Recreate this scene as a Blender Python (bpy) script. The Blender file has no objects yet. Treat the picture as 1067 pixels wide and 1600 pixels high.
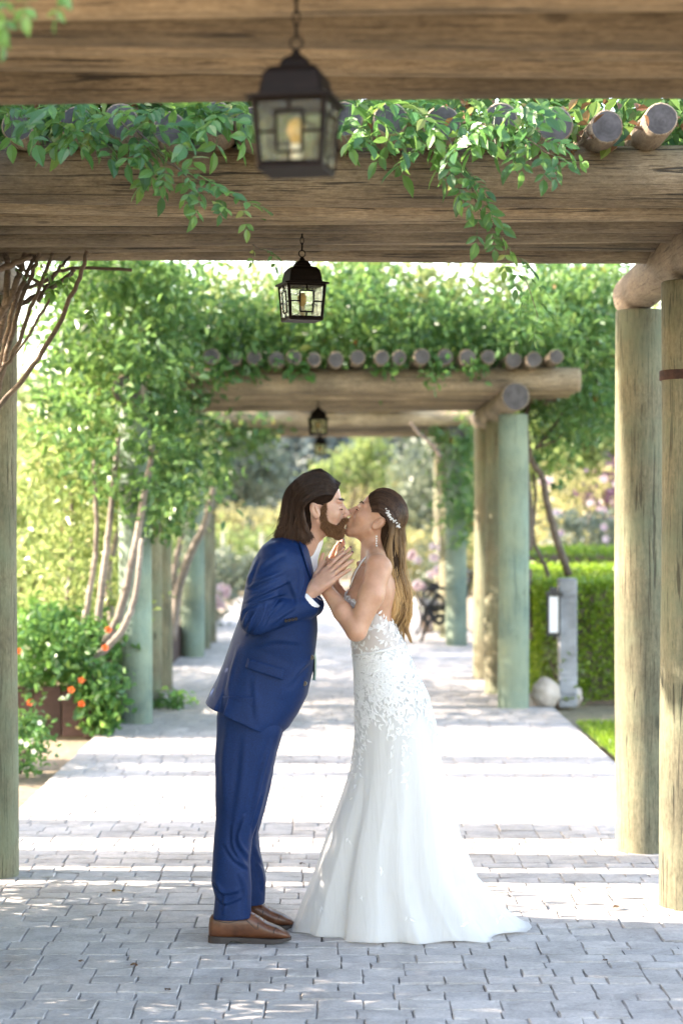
import bpy, math, random
import numpy as np
from mathutils import Vector, Matrix
rng = np.random.default_rng(7)
random.seed(7)
SC = bpy.context.scene
COL = SC.collection
# ------------------------------------------------------------------ camera
FPX = 3111.0           # focal length in photograph pixels (70 mm)
VX, VY = 518.0, 795.0  # vanishing point of the walk
CAMH = 1.61
cam_d = bpy.data.cameras.new('camera')
cam = bpy.data.objects.new('camera', cam_d)
COL.objects.link(cam)
SC.camera = cam
cam.location = (0, 0, CAMH)
cam.rotation_euler = (math.radians(90), 0, 0)
cam_d.lens = 70
cam_d.sensor_width = 36
cam_d.sensor_fit = 'AUTO'
cam_d.shift_x = (533.5 - VX) / 1600
cam_d.shift_y = -(800 - VY) / 1600
cam_d.clip_end = 1500
cam_d.dof.use_dof = True
cam_d.dof.focus_distance = 7.42
cam_d.dof.aperture_fstop = 2.6
# ------------------------------------------------------------------ sky, sun, exposure
SUN_EL, SUN_AZ = math.radians(26), math.radians(178)   # az: direction TO the sun measured from +x towards +y
sdir = Vector((math.cos(SUN_EL) * math.cos(SUN_AZ), math.cos(SUN_EL) * math.sin(SUN_AZ), math.sin(SUN_EL)))
world = bpy.data.worlds.new('World')
SC.world = world
world.use_nodes = True
wn = world.node_tree
bg = wn.nodes['Background']
sky = wn.nodes.new('ShaderNodeTexSky')
sky.sky_type = 'NISHITA'
sky.sun_disc = False
sky.sun_elevation = SUN_EL
sky.sun_rotation = math.atan2(sdir.x, sdir.y)
sky.dust_density = 1.2
sky.ozone_density = 0.4
sky.air_density = 1.0
wn.links.new(sky.outputs[0], bg.inputs[0])
bg.inputs[1].default_value = 0.15
sl = bpy.data.lights.new('sun', 'SUN')
sl.energy = 2.6
sl.angle = math.radians(0.53)
sl.color = (1.0, 0.96, 0.90)
sun = bpy.data.objects.new('sun', sl)
COL.objects.link(sun)
sun.rotation_euler = sdir.to_track_quat('Z', 'Y').to_euler()
SC.view_settings.view_transform = 'Standard'
SC.view_settings.look = 'None'
SC.view_settings.gamma = 1.0
SC.view_settings.use_curve_mapping = False
SC.view_settings.exposure = 3.2
SC.view_settings.use_white_balance = True
SC.view_settings.white_balance_temperature = 7600
SC.view_settings.white_balance_tint = 15
SC.render.engine = 'CYCLES'
cy = SC.cycles
cy.use_denoising = True
cy.max_bounces = 8
cy.diffuse_bounces = 4
cy.transparent_max_bounces = 12
cy.transmission_bounces = 6
cy.sample_clamp_indirect = 8

# ------------------------------------------------------------------ helpers
def W(px, py, Y):
    """point at depth Y that the photograph shows at pixel (px, py)"""
    return np.array([(px - VX) * Y / FPX, Y, CAMH - (py - VY) * Y / FPX])

def gz(py):
    """depth of the ground at pixel row py"""
    return FPX * CAMH / (py - VY)

def tag(o, label=None, cat=None, group=None, kind=None):
    if label: o['label'] = label
    if cat: o['category'] = cat
    if group: o['group'] = group
    if kind: o['kind'] = kind
    return o

def link(o, parent=None):
    COL.objects.link(o)
    if parent is not None:
        o.parent = parent
    return o

def empty(name, loc=(0, 0, 0)):
    o = bpy.data.objects.new(name, None)
    o.location = loc
    o.empty_display_size = 0.1
    return link(o)

def mesh_np(name, V, F, mats, smooth=True, attrs=None, mat_idx=None):
    V = np.asarray(V, np.float32).reshape(-1, 3)
    me = bpy.data.meshes.new(name)
    if isinstance(F, np.ndarray):
        nf, k = F.shape
        starts = np.arange(nf, dtype=np.int32) * k
        flat = F.astype(np.int32).ravel()
    else:
        lens = np.array([len(f) for f in F], np.int32)
        nf = len(F)
        starts = np.concatenate([[0], np.cumsum(lens)[:-1]]).astype(np.int32)
        flat = np.array([i for f in F for i in f], np.int32)
    me.vertices.add(len(V))
    me.vertices.foreach_set('co', V.ravel())
    me.loops.add(len(flat))
    me.loops.foreach_set('vertex_index', flat)
    me.polygons.add(nf)
    me.polygons.foreach_set('loop_start', starts)
    me.polygons.foreach_set('use_smooth', np.full(nf, bool(smooth)))
    for m in (mats if isinstance(mats, (list, tuple)) else [mats]):
        me.materials.append(m)
    if mat_idx is not None:
        me.polygons.foreach_set('material_index', np.asarray(mat_idx, np.int32))
    if attrs:
        for k_, a in attrs.items():
            at = me.attributes.new(k_, 'FLOAT', 'POINT')
            at.data.foreach_set('value', np.asarray(a, np.float32))
    me.update(calc_edges=True)
    me.validate()
    return me

def obj(name, me, parent=None, loc=None):
    o = bpy.data.objects.new(name, me)
    if loc is not None:
        o.location = loc
    return link(o, parent)

def build(name, V, F, mats, parent=None, smooth=True, attrs=None, mat_idx=None, loc=None, local=False):
    """mesh object. V in world coordinates; when parent is an empty at a location, V is shifted into its space"""
    V = np.asarray(V, float).reshape(-1, 3)
    if parent is not None and not local:
        p = np.array(parent.location) if parent.parent is None else np.array(parent.parent.location) + np.array(parent.location)
        V = V - p
    return obj(name, mesh_np(name, V, F, mats, smooth, attrs, mat_idx), parent, loc)

class MB:
    """collects shapes for one mesh"""
    def __init__(s):
        s.v = []; s.f = []; s.n = 0
    def add(s, V, F):
        V = np.asarray(V, float).reshape(-1, 3)
        s.v.append(V)
        s.f.extend([tuple(int(i) + s.n for i in f) for f in F])
        s.n += len(V)
    def box(s, c, d, R=None, bev=0.0):
        c = np.array(c, float); d = np.array(d, float) / 2
        if bev <= 0:
            V = np.array([[x, y, z] for z in (-1, 1) for y in (-1, 1) for x in (-1, 1)], float) * d
            F = [(0, 2, 3, 1), (4, 5, 7, 6), (0, 1, 5, 4), (2, 6, 7, 3), (0, 4, 6, 2), (1, 3, 7, 5)]
        else:
            b = min(bev, *(d * 0.9))
            V = []; idx = {}
            for x in (-1, 1):
                for y in (-1, 1):
                    for z in (-1, 1):
                        for a in range(3):
                            p = np.array([x, y, z]) * (d - b)
                            p[a] = (x, y, z)[a] * d[a]
                            idx[(x, y, z, a)] = len(V); V.append(p)
            V = np.array(V); F = []
            for a in range(3):
                o1, o2 = [(1, 2), (2, 0), (0, 1)][a]
                for sg in (-1, 1):
                    q = []
                    for (u, w) in ((-1, -1), (1, -1), (1, 1), (-1, 1)):
                        k = [0, 0, 0]; k[a] = sg; k[o1] = u; k[o2] = w
                        q.append(idx[(k[0], k[1], k[2], a)])
                    F.append(tuple(q if sg > 0 else q[::-1]))
            for a in range(3):
                o1, o2 = [(1, 2), (2, 0), (0, 1)][a]
                for u in (-1, 1):
                    for w in (-1, 1):
                        k0 = [0, 0, 0]; k0[o1] = u; k0[o2] = w
                        ka = list(k0); ka[a] = -1; kb = list(k0); kb[a] = 1
                        q = [idx[(*ka, o1)], idx[(*kb, o1)], idx[(*kb, o2)], idx[(*ka, o2)]]
                        F.append(tuple(q if u * w < 0 else q[::-1]))
            for x in (-1, 1):
                for y in (-1, 1):
                    for z in (-1, 1):
                        q = [idx[(x, y, z, 0)], idx[(x, y, z, 1)], idx[(x, y, z, 2)]]
                        F.append(tuple(q if x * y * z > 0 else q[::-1]))
        if R is not None:
            V = V @ np.asarray(R).T
        s.add(V + c, F)
    def tube(s, P, r, n=8, cap=True):
        P = np.asarray(P, float); m = len(P)
        r = np.broadcast_to(np.asarray(r, float), (m,))
        T = np.gradient(P, axis=0)
        T /= np.linalg.norm(T, axis=1)[:, None] + 1e-9
        up = np.array([0, 0, 1.0]) if abs(T[0][2]) < 0.9 else np.array([1.0, 0, 0])
        U = np.cross(T[0], up); U /= np.linalg.norm(U)
        V = []
        for i in range(m):
            U = U - T[i] * np.dot(U, T[i]); U /= np.linalg.norm(U) + 1e-9
            B = np.cross(T[i], U)
            a = np.arange(n) * 2 * math.pi / n
            V.append(P[i] + r[i] * (np.cos(a)[:, None] * U + np.sin(a)[:, None] * B))
        V = np.concatenate(V)
        F = []
        for i in range(m - 1):
            for j in range(n):
                k = (j + 1) % n
                F.append((i * n + j, i * n + k, (i + 1) * n + k, (i + 1) * n + j))
        if cap:
            F.append(tuple(range(n))[::-1]); F.append(tuple((m - 1) * n + j for j in range(n)))
        s.add(V, F)
    def lathe(s, prof, c, n=16):
        prof = np.asarray(prof, float); m = len(prof)
        a = np.arange(n) * 2 * math.pi / n
        V = np.concatenate([np.stack([r * np.cos(a), r * np.sin(a), np.full(n, z)], 1) for r, z in prof]) + np.array(c)
        F = []
        for i in range(m - 1):
            for j in range(n):
                k = (j + 1) % n
                F.append((i * n + j, i * n + k, (i + 1) * n + k, (i + 1) * n + j))
        F.append(tuple(range(n))[::-1]); F.append(tuple((m - 1) * n + j for j in range(n)))
        s.add(V, F)
    def build(s, name, mat, parent=None, smooth=False, **k):
        return build(name, np.concatenate(s.v), s.f, mat, parent, smooth, **k)

def spline(P, n):
    """Catmull-Rom through the points"""
    P = np.asarray(P, float)
    Q = np.vstack([2 * P[0] - P[1], P, 2 * P[-1] - P[-2]])
    t = np.linspace(0, len(P) - 1 - 1e-6, n)
    i = t.astype(int); u = (t - i)[:, None]
    p0, p1, p2, p3 = Q[i], Q[i + 1], Q[i + 2], Q[i + 3]
    return 0.5 * (2 * p1 + (p2 - p0) * u + (2 * p0 - 5 * p1 + 4 * p2 - p3) * u ** 2 + (3 * p1 - p0 - 3 * p2 + p3) * u ** 3)

# ------------------------------------------------------------------ materials
class NT:
    def __init__(s, name):
        s.m = bpy.data.materials.new(name); s.m.use_nodes = True
        s.t = s.m.node_tree; s.p = s.t.nodes['Principled BSDF']; s.out = s.t.nodes['Material Output']
    def n(s, typ, **k):
        nd = s.t.nodes.new(typ)
        for a, v in k.items():
            if a.startswith('i_'):
                key = a[2:]
                nd.inputs[int(key) if key.isdigit() else key].default_value = v
            else:
                setattr(nd, a, v)
        return nd
    def l(s, a, b):
        s.t.links.new(a, b)
    def coords(s, scale=(1, 1, 1), kind='Object', rand=False):
        tc = s.n('ShaderNodeTexCoord'); mp = s.n('ShaderNodeMapping')
        mp.inputs['Scale'].default_value = scale
        s.l(tc.outputs[kind], mp.inputs['Vector'])
        if rand:
            oi = s.n('ShaderNodeObjectInfo'); ml = s.n('ShaderNodeMath', operation='MULTIPLY', i_1=37.0)
            s.l(oi.outputs['Random'], ml.inputs[0]); s.l(ml.outputs[0], mp.inputs['Location'])
        return mp.outputs[0]
    def noise(s, vec, scale=5, detail=4, rough=0.6, dist=0.0):
        nd = s.n('ShaderNodeTexNoise', i_Scale=scale, i_Detail=detail, i_Roughness=rough, i_Distortion=dist)
        s.l(vec, nd.inputs['Vector']); return nd.outputs[0]
    def ramp(s, fac, stops):
        nd = s.n('ShaderNodeValToRGB'); cr = nd.color_ramp
        while len(cr.elements) < len(stops): cr.elements.new(0.5)
        for e, (p, c) in zip(cr.elements, stops):
            e.position = p; e.color = (*c, 1) if len(c) == 3 else c
        s.l(fac, nd.inputs[0]); return nd.outputs[0]
    def mix(s, fac, a, b, mode='MIX'):
        nd = s.n('ShaderNodeMix', data_type='RGBA', blend_type=mode)
        for v, i in ((fac, 0), (a, 6), (b, 7)):
            if hasattr(v, 'links'): s.l(v, nd.inputs[i])
            else: nd.inputs[i].default_value = v if i == 0 else (*v, 1)
        return nd.outputs[2]
    def bump(s, h, strength=0.3, dist=0.01):
        nd = s.n('ShaderNodeBump', i_Strength=strength, i_Distance=dist)
        s.l(h, nd.inputs['Height']); s.l(nd.outputs[0], s.p.inputs['Normal']); return nd
    def base(s, c):
        if hasattr(c, 'links'): s.l(c, s.p.inputs['Base Color'])
        else: s.p.inputs['Base Color'].default_value = (*c, 1)
    def set(s, **k):
        for a, v in k.items():
            s.p.inputs[a.replace('_', ' ')].default_value = v

def simple(name, c, rough=0.6, metal=0.0, var=0.12, scale=20, bump=0.1):
    t = NT(name)
    v = t.coords()
    n = t.noise(v, scale)
    t.base(t.ramp(n, [(0.3, tuple(max(0, x * (1 - var)) for x in c)), (0.7, tuple(min(1, x * (1 + var)) for x in c))]))
    t.set(Roughness=rough, Metallic=metal)
    if bump: t.bump(n, bump, 0.005)
    return t.m

def wood(name, cA, cB, crack=(0.05, 0.04, 0.03), stretch=10, crack_amt=0.5, green=None, bump=0.5, vary=0.15):
    """round timber; grain runs along local X"""
    t = NT(name)
    v = t.coords((1, stretch, stretch), rand=True)
    v2 = t.coords((1, 1, 1), rand=True)
    n1 = t.noise(v, 6.5, 12, 0.75, 0.4)
    n2 = t.noise(v2, 2.2, 3, 0.5)
    n1b = t.noise(t.coords((1, 2.2, 2.2), rand=True), 34, 8, 0.75, 0.2)
    mxn = t.n('ShaderNodeMix', data_type='FLOAT'); mxn.inputs[0].default_value = 0.5; t.l(n1, mxn.inputs[2]); t.l(n1b, mxn.inputs[3]); n1 = mxn.outputs[0]
    n3 = t.noise(t.coords((0.7, stretch * 1.6, stretch * 1.6), rand=True), 2.6, 3, 0.5, 0.9)
    col = t.ramp(n1, [(0.36, cA), (0.64, cB)])
    patch = t.ramp(n2, [(0.33, (0.55, 0.55, 0.55)), (0.65, (1.15, 1.15, 1.15))])
    col = t.mix(1.0, col, patch, 'MULTIPLY')
    if green:
        n5 = t.noise(v2, 3.0, 4, 0.6)
        col = t.mix(t.ramp(n5, [(0.42, (0, 0, 0)), (0.68, (0.75, 0.75, 0.75))]), col, green)
    ck = t.ramp(n3, [(0.0, (1, 1, 1)), (0.335, (1, 1, 1)), (0.37, (0, 0, 0))])
    kv = t.n('ShaderNodeTexVoronoi', i_Scale=2.2); t.l(t.coords((0.9, 2.0, 2.0), rand=True), kv.inputs['Vector'])
    kn = t.ramp(kv.outputs['Distance'], [(0.0, (0.75, 0.75, 0.75)), (0.05, (0.55, 0.55, 0.55)), (0.085, (0, 0, 0))])
    col = t.mix(kn, col, tuple(x * 0.35 for x in cA))
    cm = t.n('ShaderNodeMath', operation='MULTIPLY', i_1=crack_amt); t.l(ck, cm.inputs[0])
    col = t.mix(cm.outputs[0], col, crack)
    n6 = t.noise(t.coords((1.6, stretch * 4, stretch * 4), rand=True), 3.0, 4, 0.6, 0.5)
    ck2 = t.ramp(n6, [(0.0, (crack_amt,) * 3), (0.36, (crack_amt * 0.8,) * 3), (0.42, (0, 0, 0))])
    col = t.mix(ck2, col, crack)
    oi = t.n('ShaderNodeObjectInfo')
    col = t.mix(1.0, col, t.ramp(oi.outputs['Random'], [(0.0, (1 - vary,) * 3), (1.0, (1 + vary * 0.7,) * 3)]), 'MULTIPLY')
    t.base(col)
    t.set(Roughness=0.85)
    sub = t.n('ShaderNodeMath', operation='SUBTRACT'); t.l(n1, sub.inputs[0]); t.l(ck, sub.inputs[1])
    t.bump(sub.outputs[0], bump, 0.012)
    return t.m

def endgrain(name, c=(0.075, 0.07, 0.072)):
    t = NT(name)
    tc = t.n('ShaderNodeTexCoord')
    mp = t.n('ShaderNodeMapping'); t.l(tc.outputs['Object'], mp.inputs[0]); mp.inputs['Scale'].default_value = (0.0, 1, 1)
    w = t.n('ShaderNodeTexWave', wave_type='RINGS', rings_direction='X', i_Scale=22, i_Distortion=2.5, i_Detail=2)
    w.inputs['Detail Scale'].default_value = 1.5
    t.l(mp.outputs[0], w.inputs[0])
    n = t.noise(t.coords(rand=True), 18, 4)
    col = t.ramp(w.outputs[1], [(0.2, tuple(x * 0.8 for x in c)), (0.8, tuple(x * 1.1 for x in c))])
    col = t.mix(0.7, col, t.ramp(n, [(0.35, tuple(x * 0.55 for x in c)), (0.65, tuple(x * 1.35 for x in c))]))
    t.base(col); t.set(Roughness=0.9)
    t.bump(n, 0.5, 0.006)
    return t.m

def leafmat(name, stops, trans=0.45, tcol=(0.25, 0.42, 0.10), rough=0.33):
    """stops: colour ramp over the per-leaf random attribute"""
    t = NT(name)
    a = t.n('ShaderNodeAttribute', attribute_name='rnd')
    col = t.ramp(a.outputs['Fac'], stops)
    t.base(col); t.set(Roughness=rough)
    tr = t.n('ShaderNodeBsdfTranslucent')
    c2 = t.mix(0.45, col, tcol)
    t.l(c2, tr.inputs[0])
    mx = t.n('ShaderNodeMixShader', i_0=trans)
    t.l(t.p.outputs[0], mx.inputs[1]); t.l(tr.outputs[0], mx.inputs[2]); t.l(mx.outputs[0], t.out.inputs[0])
    return t.m

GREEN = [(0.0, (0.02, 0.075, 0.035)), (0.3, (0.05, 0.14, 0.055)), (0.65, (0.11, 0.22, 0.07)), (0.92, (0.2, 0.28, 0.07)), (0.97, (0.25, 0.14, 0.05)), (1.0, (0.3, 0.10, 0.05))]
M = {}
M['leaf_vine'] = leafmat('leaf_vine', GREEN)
M['leaf_front'] = leafmat('leaf_front', [(0, (0.025, 0.095, 0.035)), (0.4, (0.05, 0.16, 0.045)), (0.75, (0.10, 0.24, 0.05)), (0.95, (0.19, 0.31, 0.07)), (1.0, (0.32, 0.20, 0.07))], 0.4)
M['leaf_sun'] = leafmat('leaf_sun', [(0, (0.09, 0.16, 0.045)), (0.5, (0.18, 0.26, 0.08)), (0.85, (0.3, 0.35, 0.14)), (0.95, (0.33, 0.29, 0.14)), (1, (0.4, 0.2, 0.13))], 0.5, (0.42, 0.5, 0.2), 0.3)  # leaves for sunny spots, sunlight painted in as a paler colour
M['leaf_hedge'] = leafmat('leaf_hedge', [(0, (0.09, 0.19, 0.02)), (0.6, (0.21, 0.35, 0.035)), (1, (0.36, 0.47, 0.06))], 0.45, (0.38, 0.5, 0.05))
M['leaf_yellow'] = leafmat('leaf_yellow', [(0, (0.16, 0.18, 0.07)), (0.5, (0.30, 0.29, 0.13)), (1, (0.45, 0.40, 0.2))], 0.45, (0.5, 0.48, 0.22))
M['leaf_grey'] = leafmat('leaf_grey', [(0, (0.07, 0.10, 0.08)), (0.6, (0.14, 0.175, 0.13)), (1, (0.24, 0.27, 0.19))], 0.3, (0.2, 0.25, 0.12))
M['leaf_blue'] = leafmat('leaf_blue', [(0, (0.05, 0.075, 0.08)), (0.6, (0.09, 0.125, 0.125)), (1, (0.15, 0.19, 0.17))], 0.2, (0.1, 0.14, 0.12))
M['leaf_purple'] = leafmat('leaf_purple', [(0, (0.03, 0.02, 0.04)), (0.7, (0.07, 0.035, 0.07)), (1, (0.14, 0.06, 0.1))], 0.3, (0.25, 0.08, 0.16))
M['petal_pink'] = leafmat('petal_pink', [(0, (0.6, 0.42, 0.46)), (1, (0.75, 0.64, 0.66))], 0.4, (0.8, 0.65, 0.68))
M['petal_orange'] = leafmat('petal_orange', [(0, (0.75, 0.1, 0.02)), (1, (0.85, 0.2, 0.04))], 0.4, (0.9, 0.2, 0.03))
M['petal_white'] = leafmat('petal_white', [(0, (0.7, 0.66, 0.6)), (1, (0.8, 0.8, 0.76))], 0.3, (0.8, 0.75, 0.6))
M['dry_leaf'] = leafmat('dry_leaf', [(0, (0.07, 0.035, 0.02)), (0.6, (0.16, 0.08, 0.035)), (1, (0.3, 0.2, 0.07))], 0.2, (0.3, 0.16, 0.06))
M['beam'] = wood('weathered_timber', (0.17, 0.12, 0.07), (0.50, 0.39, 0.26), crack_amt=0.9, stretch=16, bump=1.0, vary=0.5)
M['post'] = wood('treated_post', (0.10, 0.095, 0.055), (0.31, 0.28, 0.18), crack=(0.04, 0.036, 0.022), crack_amt=0.75, green=(0.15, 0.185, 0.12), bump=0.8)
M['post_teal'] = wood('teal_post', (0.12, 0.185, 0.145), (0.25, 0.33, 0.265), crack=(0.06, 0.09, 0.07), crack_amt=0.4, green=(0.24, 0.28, 0.19))
M['rail'] = wood('rail_timber', (0.17, 0.12, 0.08), (0.36, 0.29, 0.21), crack_amt=0.5)
M['end'] = endgrain('cut_end')
M['bark'] = wood('vine_bark', (0.08, 0.055, 0.04), (0.22, 0.17, 0.13), stretch=4, crack_amt=0.6)
M['bark_pale'] = wood('pale_bark', (0.13, 0.105, 0.085), (0.30, 0.255, 0.22), stretch=4, crack_amt=0.5)

# ------------------------------------------------------------------ leaf clouds
def leaf_arrays(C, D, N, L, Wd, rnd, fold=0.25):
    """leaves at C pointing along D with face normal N: six vertices, four triangles each"""
    n = len(C)
    D = D / (np.linalg.norm(D, axis=1)[:, None] + 1e-9)
    S = np.cross(D, N); S /= (np.linalg.norm(S, axis=1)[:, None] + 1e-9)
    N = np.cross(S, D)
    L = np.broadcast_to(L, (n,))[:, None]; Wd = np.broadcast_to(Wd, (n,))[:, None]
    b = C; t = C + D * L - N * L * 0.12
    m1 = C + D * L * 0.38
    l1 = m1 + S * Wd * 0.5 + N * Wd * fold; r1 = m1 - S * Wd * 0.5 + N * Wd * fold
    m2 = C + D * L * 0.68 - N * L * 0.03
    l2 = m2 + S * Wd * 0.38 + N * Wd * fold * 0.8; r2 = m2 - S * Wd * 0.38 + N * Wd * fold * 0.8
    V = np.stack([b, l1, l2, t, r2, r1], 1).reshape(-1, 3)
    i = (np.arange(n) * 6)[:, None]
    F = np.concatenate([i + np.array([[0, 3, 2, 1]]), i + np.array([[0, 5, 4, 3]])])
    return V, F, np.repeat(rnd, 6)

def rand_dirs(n, r=rng):
    d = r.normal(size=(n, 3)); return d / np.linalg.norm(d, axis=1)[:, None]

def cloud(name, C, mat, size, parent, droop=0.3, kind='stuff', rnd=None, aspect=0.55, updir=0.5, r=rng):
    n = len(C)
    D = rand_dirs(n, r); D[:, 2] -= droop
    N = rand_dirs(n, r) * (1 - updir) + np.array([0, 0, 1]) * updir
    L = size * r.uniform(0.65, 1.3, n)
    if rnd is None: rnd = r.random(n)
    V, F, A = leaf_arrays(C, D, N, L, L * aspect, rnd)
    o = build(name, V, F, mat, parent, smooth=False, attrs={'rnd': A})
    if kind: o['kind'] = kind
    return o

def clumps(vol, n_clump, per, spread, r=rng):
    """vol: function n -> points; leaves gather round clump centres"""
    c = vol(n_clump)
    k = np.repeat(np.arange(n_clump), per)
    s = spread * r.uniform(0.5, 1.4, n_clump)[k]
    P = c[k] + r.normal(size=(len(k), 3)) * s[:, None] * np.array([1, 1, 0.7])
    base = r.random(n_clump)[k]
    rnd = np.clip(0.55 * base + 0.45 * r.random(len(k)), 0, 1)
    return P, rnd

def boxvol(x0, x1, y0, y1, z0, z1, r=rng):
    return lambda n: np.stack([r.uniform(x0, x1, n), r.uniform(y0, y1, n), r.uniform(z0, z1, n)], 1)

def ellvol(c, rad, shell=0.0, r=rng):
    def f(n):
        d = rand_dirs(n, r); q = r.random(n) ** (1 / 3) * (1 - shell) + shell
        return np.array(c) + d * q[:, None] * np.array(rad)
    return f
# ------------------------------------------------------------------ ground
def ground_mat():
    t = NT('garden_soil')
    v = t.coords()
    n = t.noise(v, 0.35, 5); n2 = t.noise(v, 14, 5)
    c = t.ramp(n, [(0.35, (0.20, 0.15, 0.10)), (0.55, (0.30, 0.25, 0.17)), (0.7, (0.18, 0.19, 0.08))])
    c = t.mix(0.5, c, t.ramp(n2, [(0.3, (0.10, 0.07, 0.045)), (0.7, (0.36, 0.28, 0.20))]))
    t.base(c); t.set(Roughness=0.95); t.bump(n2, 0.8, 0.03)
    return t.m
M['soil'] = ground_mat()
V = [(-600, -40, -0.045), (600, -40, -0.045), (600, 900, -0.045), (-600, 900, -0.045)]
g = build('ground', V, [(0, 1, 2, 3)], M['soil'], smooth=False); g['kind'] = 'structure'

def sand_mat():
    t = NT('joint_sand'); n = t.noise(t.coords(), 60, 4)
    t.base(t.ramp(n, [(0.3, (0.12, 0.11, 0.10)), (0.7, (0.28, 0.26, 0.24))])); t.set(Roughness=1.0); return t.m
def paver_mat():
    t = NT('grey_paver')
    oi = t.n('ShaderNodeObjectInfo')
    a = t.n('ShaderNodeAttribute', attribute_name='rnd')
    ad = t.n('ShaderNodeMath', operation='ADD'); t.l(oi.outputs['Random'], ad.inputs[0]); t.l(a.outputs['Fac'], ad.inputs[1])
    fr = t.n('ShaderNodeMath', operation='FRACT'); t.l(ad.outputs[0], fr.inputs[0])
    geo = t.n('ShaderNodeNewGeometry')
    mp = t.n('ShaderNodeMapping'); t.l(geo.outputs['Position'], mp.inputs[0])
    n1 = t.noise(mp.outputs[0], 9, 6, 0.65, 0.6); n2 = t.noise(mp.outputs[0], 70, 5, 0.7)
    n3 = t.noise(mp.outputs[0], 1.3, 3)
    c = t.ramp(fr.outputs[0], [(0.0, (0.42, 0.395, 0.385)), (0.4, (0.50, 0.47, 0.455)), (0.7, (0.55, 0.51, 0.49)), (1.0, (0.46, 0.44, 0.44))])
    c = t.mix(0.75, c, t.ramp(n1, [(0.3, (0.62, 0.62, 0.62)), (0.7, (1.18, 1.18, 1.18))]), 'MULTIPLY')
    c = t.mix(0.6, c, t.ramp(n2, [(0.35, (0.72, 0.72, 0.72)), (0.65, (1.12, 1.12, 1.12))]), 'MULTIPLY')
    c = t.mix(0.6, c, t.ramp(n3, [(0.3, (0.7, 0.69, 0.67)), (0.7, (1.12, 1.12, 1.12))]), 'MULTIPLY')
    t.base(c); t.set(Roughness=0.8)
    h = t.mix(0.35, n1, n2)
    t.bump(h, 0.9, 0.012)
    return t.m
M['sand'] = sand_mat(); M['paver'] = paver_mat()
PX0, PX1, PY0, PY1 = -1.68, 1.80, 5.6, 36.0
path = build('path', [(PX0, PY0, -0.012), (PX1, PY0, -0.012), (PX1, PY1, -0.012), (PX0, PY1, -0.012)], [(0, 1, 2, 3)], M['sand'], smooth=False)
path['kind'] = 'structure'
U = 0.0805
prng = np.random.default_rng(3)
def paver_shape(w, d, seed, lod=False):
    r = np.random.default_rng(seed)
    g_ = 0.0011
    xs = w / 2 - g_; ys = d / 2 - g_
    b = 0.0034
    def ring(x, y, z, j):
        P = []
        for (sx, sy) in ((-1, -1), (0, -1), (1, -1), (1, 0), (1, 1), (0, 1), (-1, 1), (-1, 0)):
            P.append([sx * x + r.normal(0, j), sy * y + r.normal(0, j), z + r.normal(0, 0.0012)])
        return P
    R0 = ring(xs, ys, -0.03, 0.0); R1 = ring(xs, ys, -0.008, 0.0012); R2 = ring(xs - b, ys - b, 0.0, 0.0018)
    V = np.array(R0 + R1 + R2 + [[0, 0, 0.0015]])
    F = []
    for k in (0, 8):
        for j in range(8):
            F.append((k + j, k + (j + 1) % 8, k + 8 + (j + 1) % 8, k + 8 + j))
    for j in range(8):
        F.append((16 + j, 16 + (j + 1) % 8, 24))
    return V, F
stones = []
yb = PY0
while yb < PY1:
    D2 = prng.uniform(0.215, 0.25) ; x = PX0
    while x < PX1 - 0.05:
        seg = prng.uniform(0.12, 0.18) if prng.random() < 0.3 else prng.uniform(0.3, 0.6)
        if PX1 - x - seg < 0.14: seg = PX1 - x
        if seg < 0.19 :
            stones.append((x, yb, seg, D2))
        else:
            h1 = D2 * prng.uniform(0.42, 0.58)
            for (yy, hh) in ((yb, h1), (yb + h1, D2 - h1)):
                xx = x
                while xx < x + seg - 0.01:
                    w = prng.uniform(0.10, 0.19)
                    if x + seg - xx - w < 0.10: w = x + seg - xx
                    stones.append((xx, yy, w, hh)); xx += w
        x += seg
    yb += D2
stones.sort(key=lambda q: q[1])
near, far = [], []
for (x0_, y0_, w, d) in stones:
    x = x0_ + w / 2; y = y0_ + d / 2
    px = VX + x * FPX / y; py = VY + CAMH * FPX / y
    inside = -20 < px < 1087 and py < 1640
    (near if inside and len(near) < 300 else far).append((x, y, w, d))
for k, (x, y, w, d) in enumerate(near):
    V, F = paver_shape(w, d, k)
    o = obj('paver', mesh_np('paver', V, F, M['paver'], smooth=False), path, (x, y, prng.normal(0, 0.0015)))
    o.rotation_euler = (prng.normal(0, 0.006), prng.normal(0, 0.006), prng.normal(0, 0.006))
VV, FF, AA, n0 = [], [], [], 0
cache = {}
for k, (x, y, w, d) in enumerate(far):
    V, F = paver_shape(w, d, 400 + k)
    VV.append(V + np.array([x, y, prng.normal(0, 0.0013)])); FF += [tuple(a + n0 for a in f) for f in F]; n0 += len(V)
    AA.append(np.full(len(V), prng.random()))
o = build('paver', np.concatenate(VV), FF, M['paver'], path, smooth=False, attrs={'rnd': np.concatenate(AA)}); o['kind'] = 'stuff'

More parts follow.
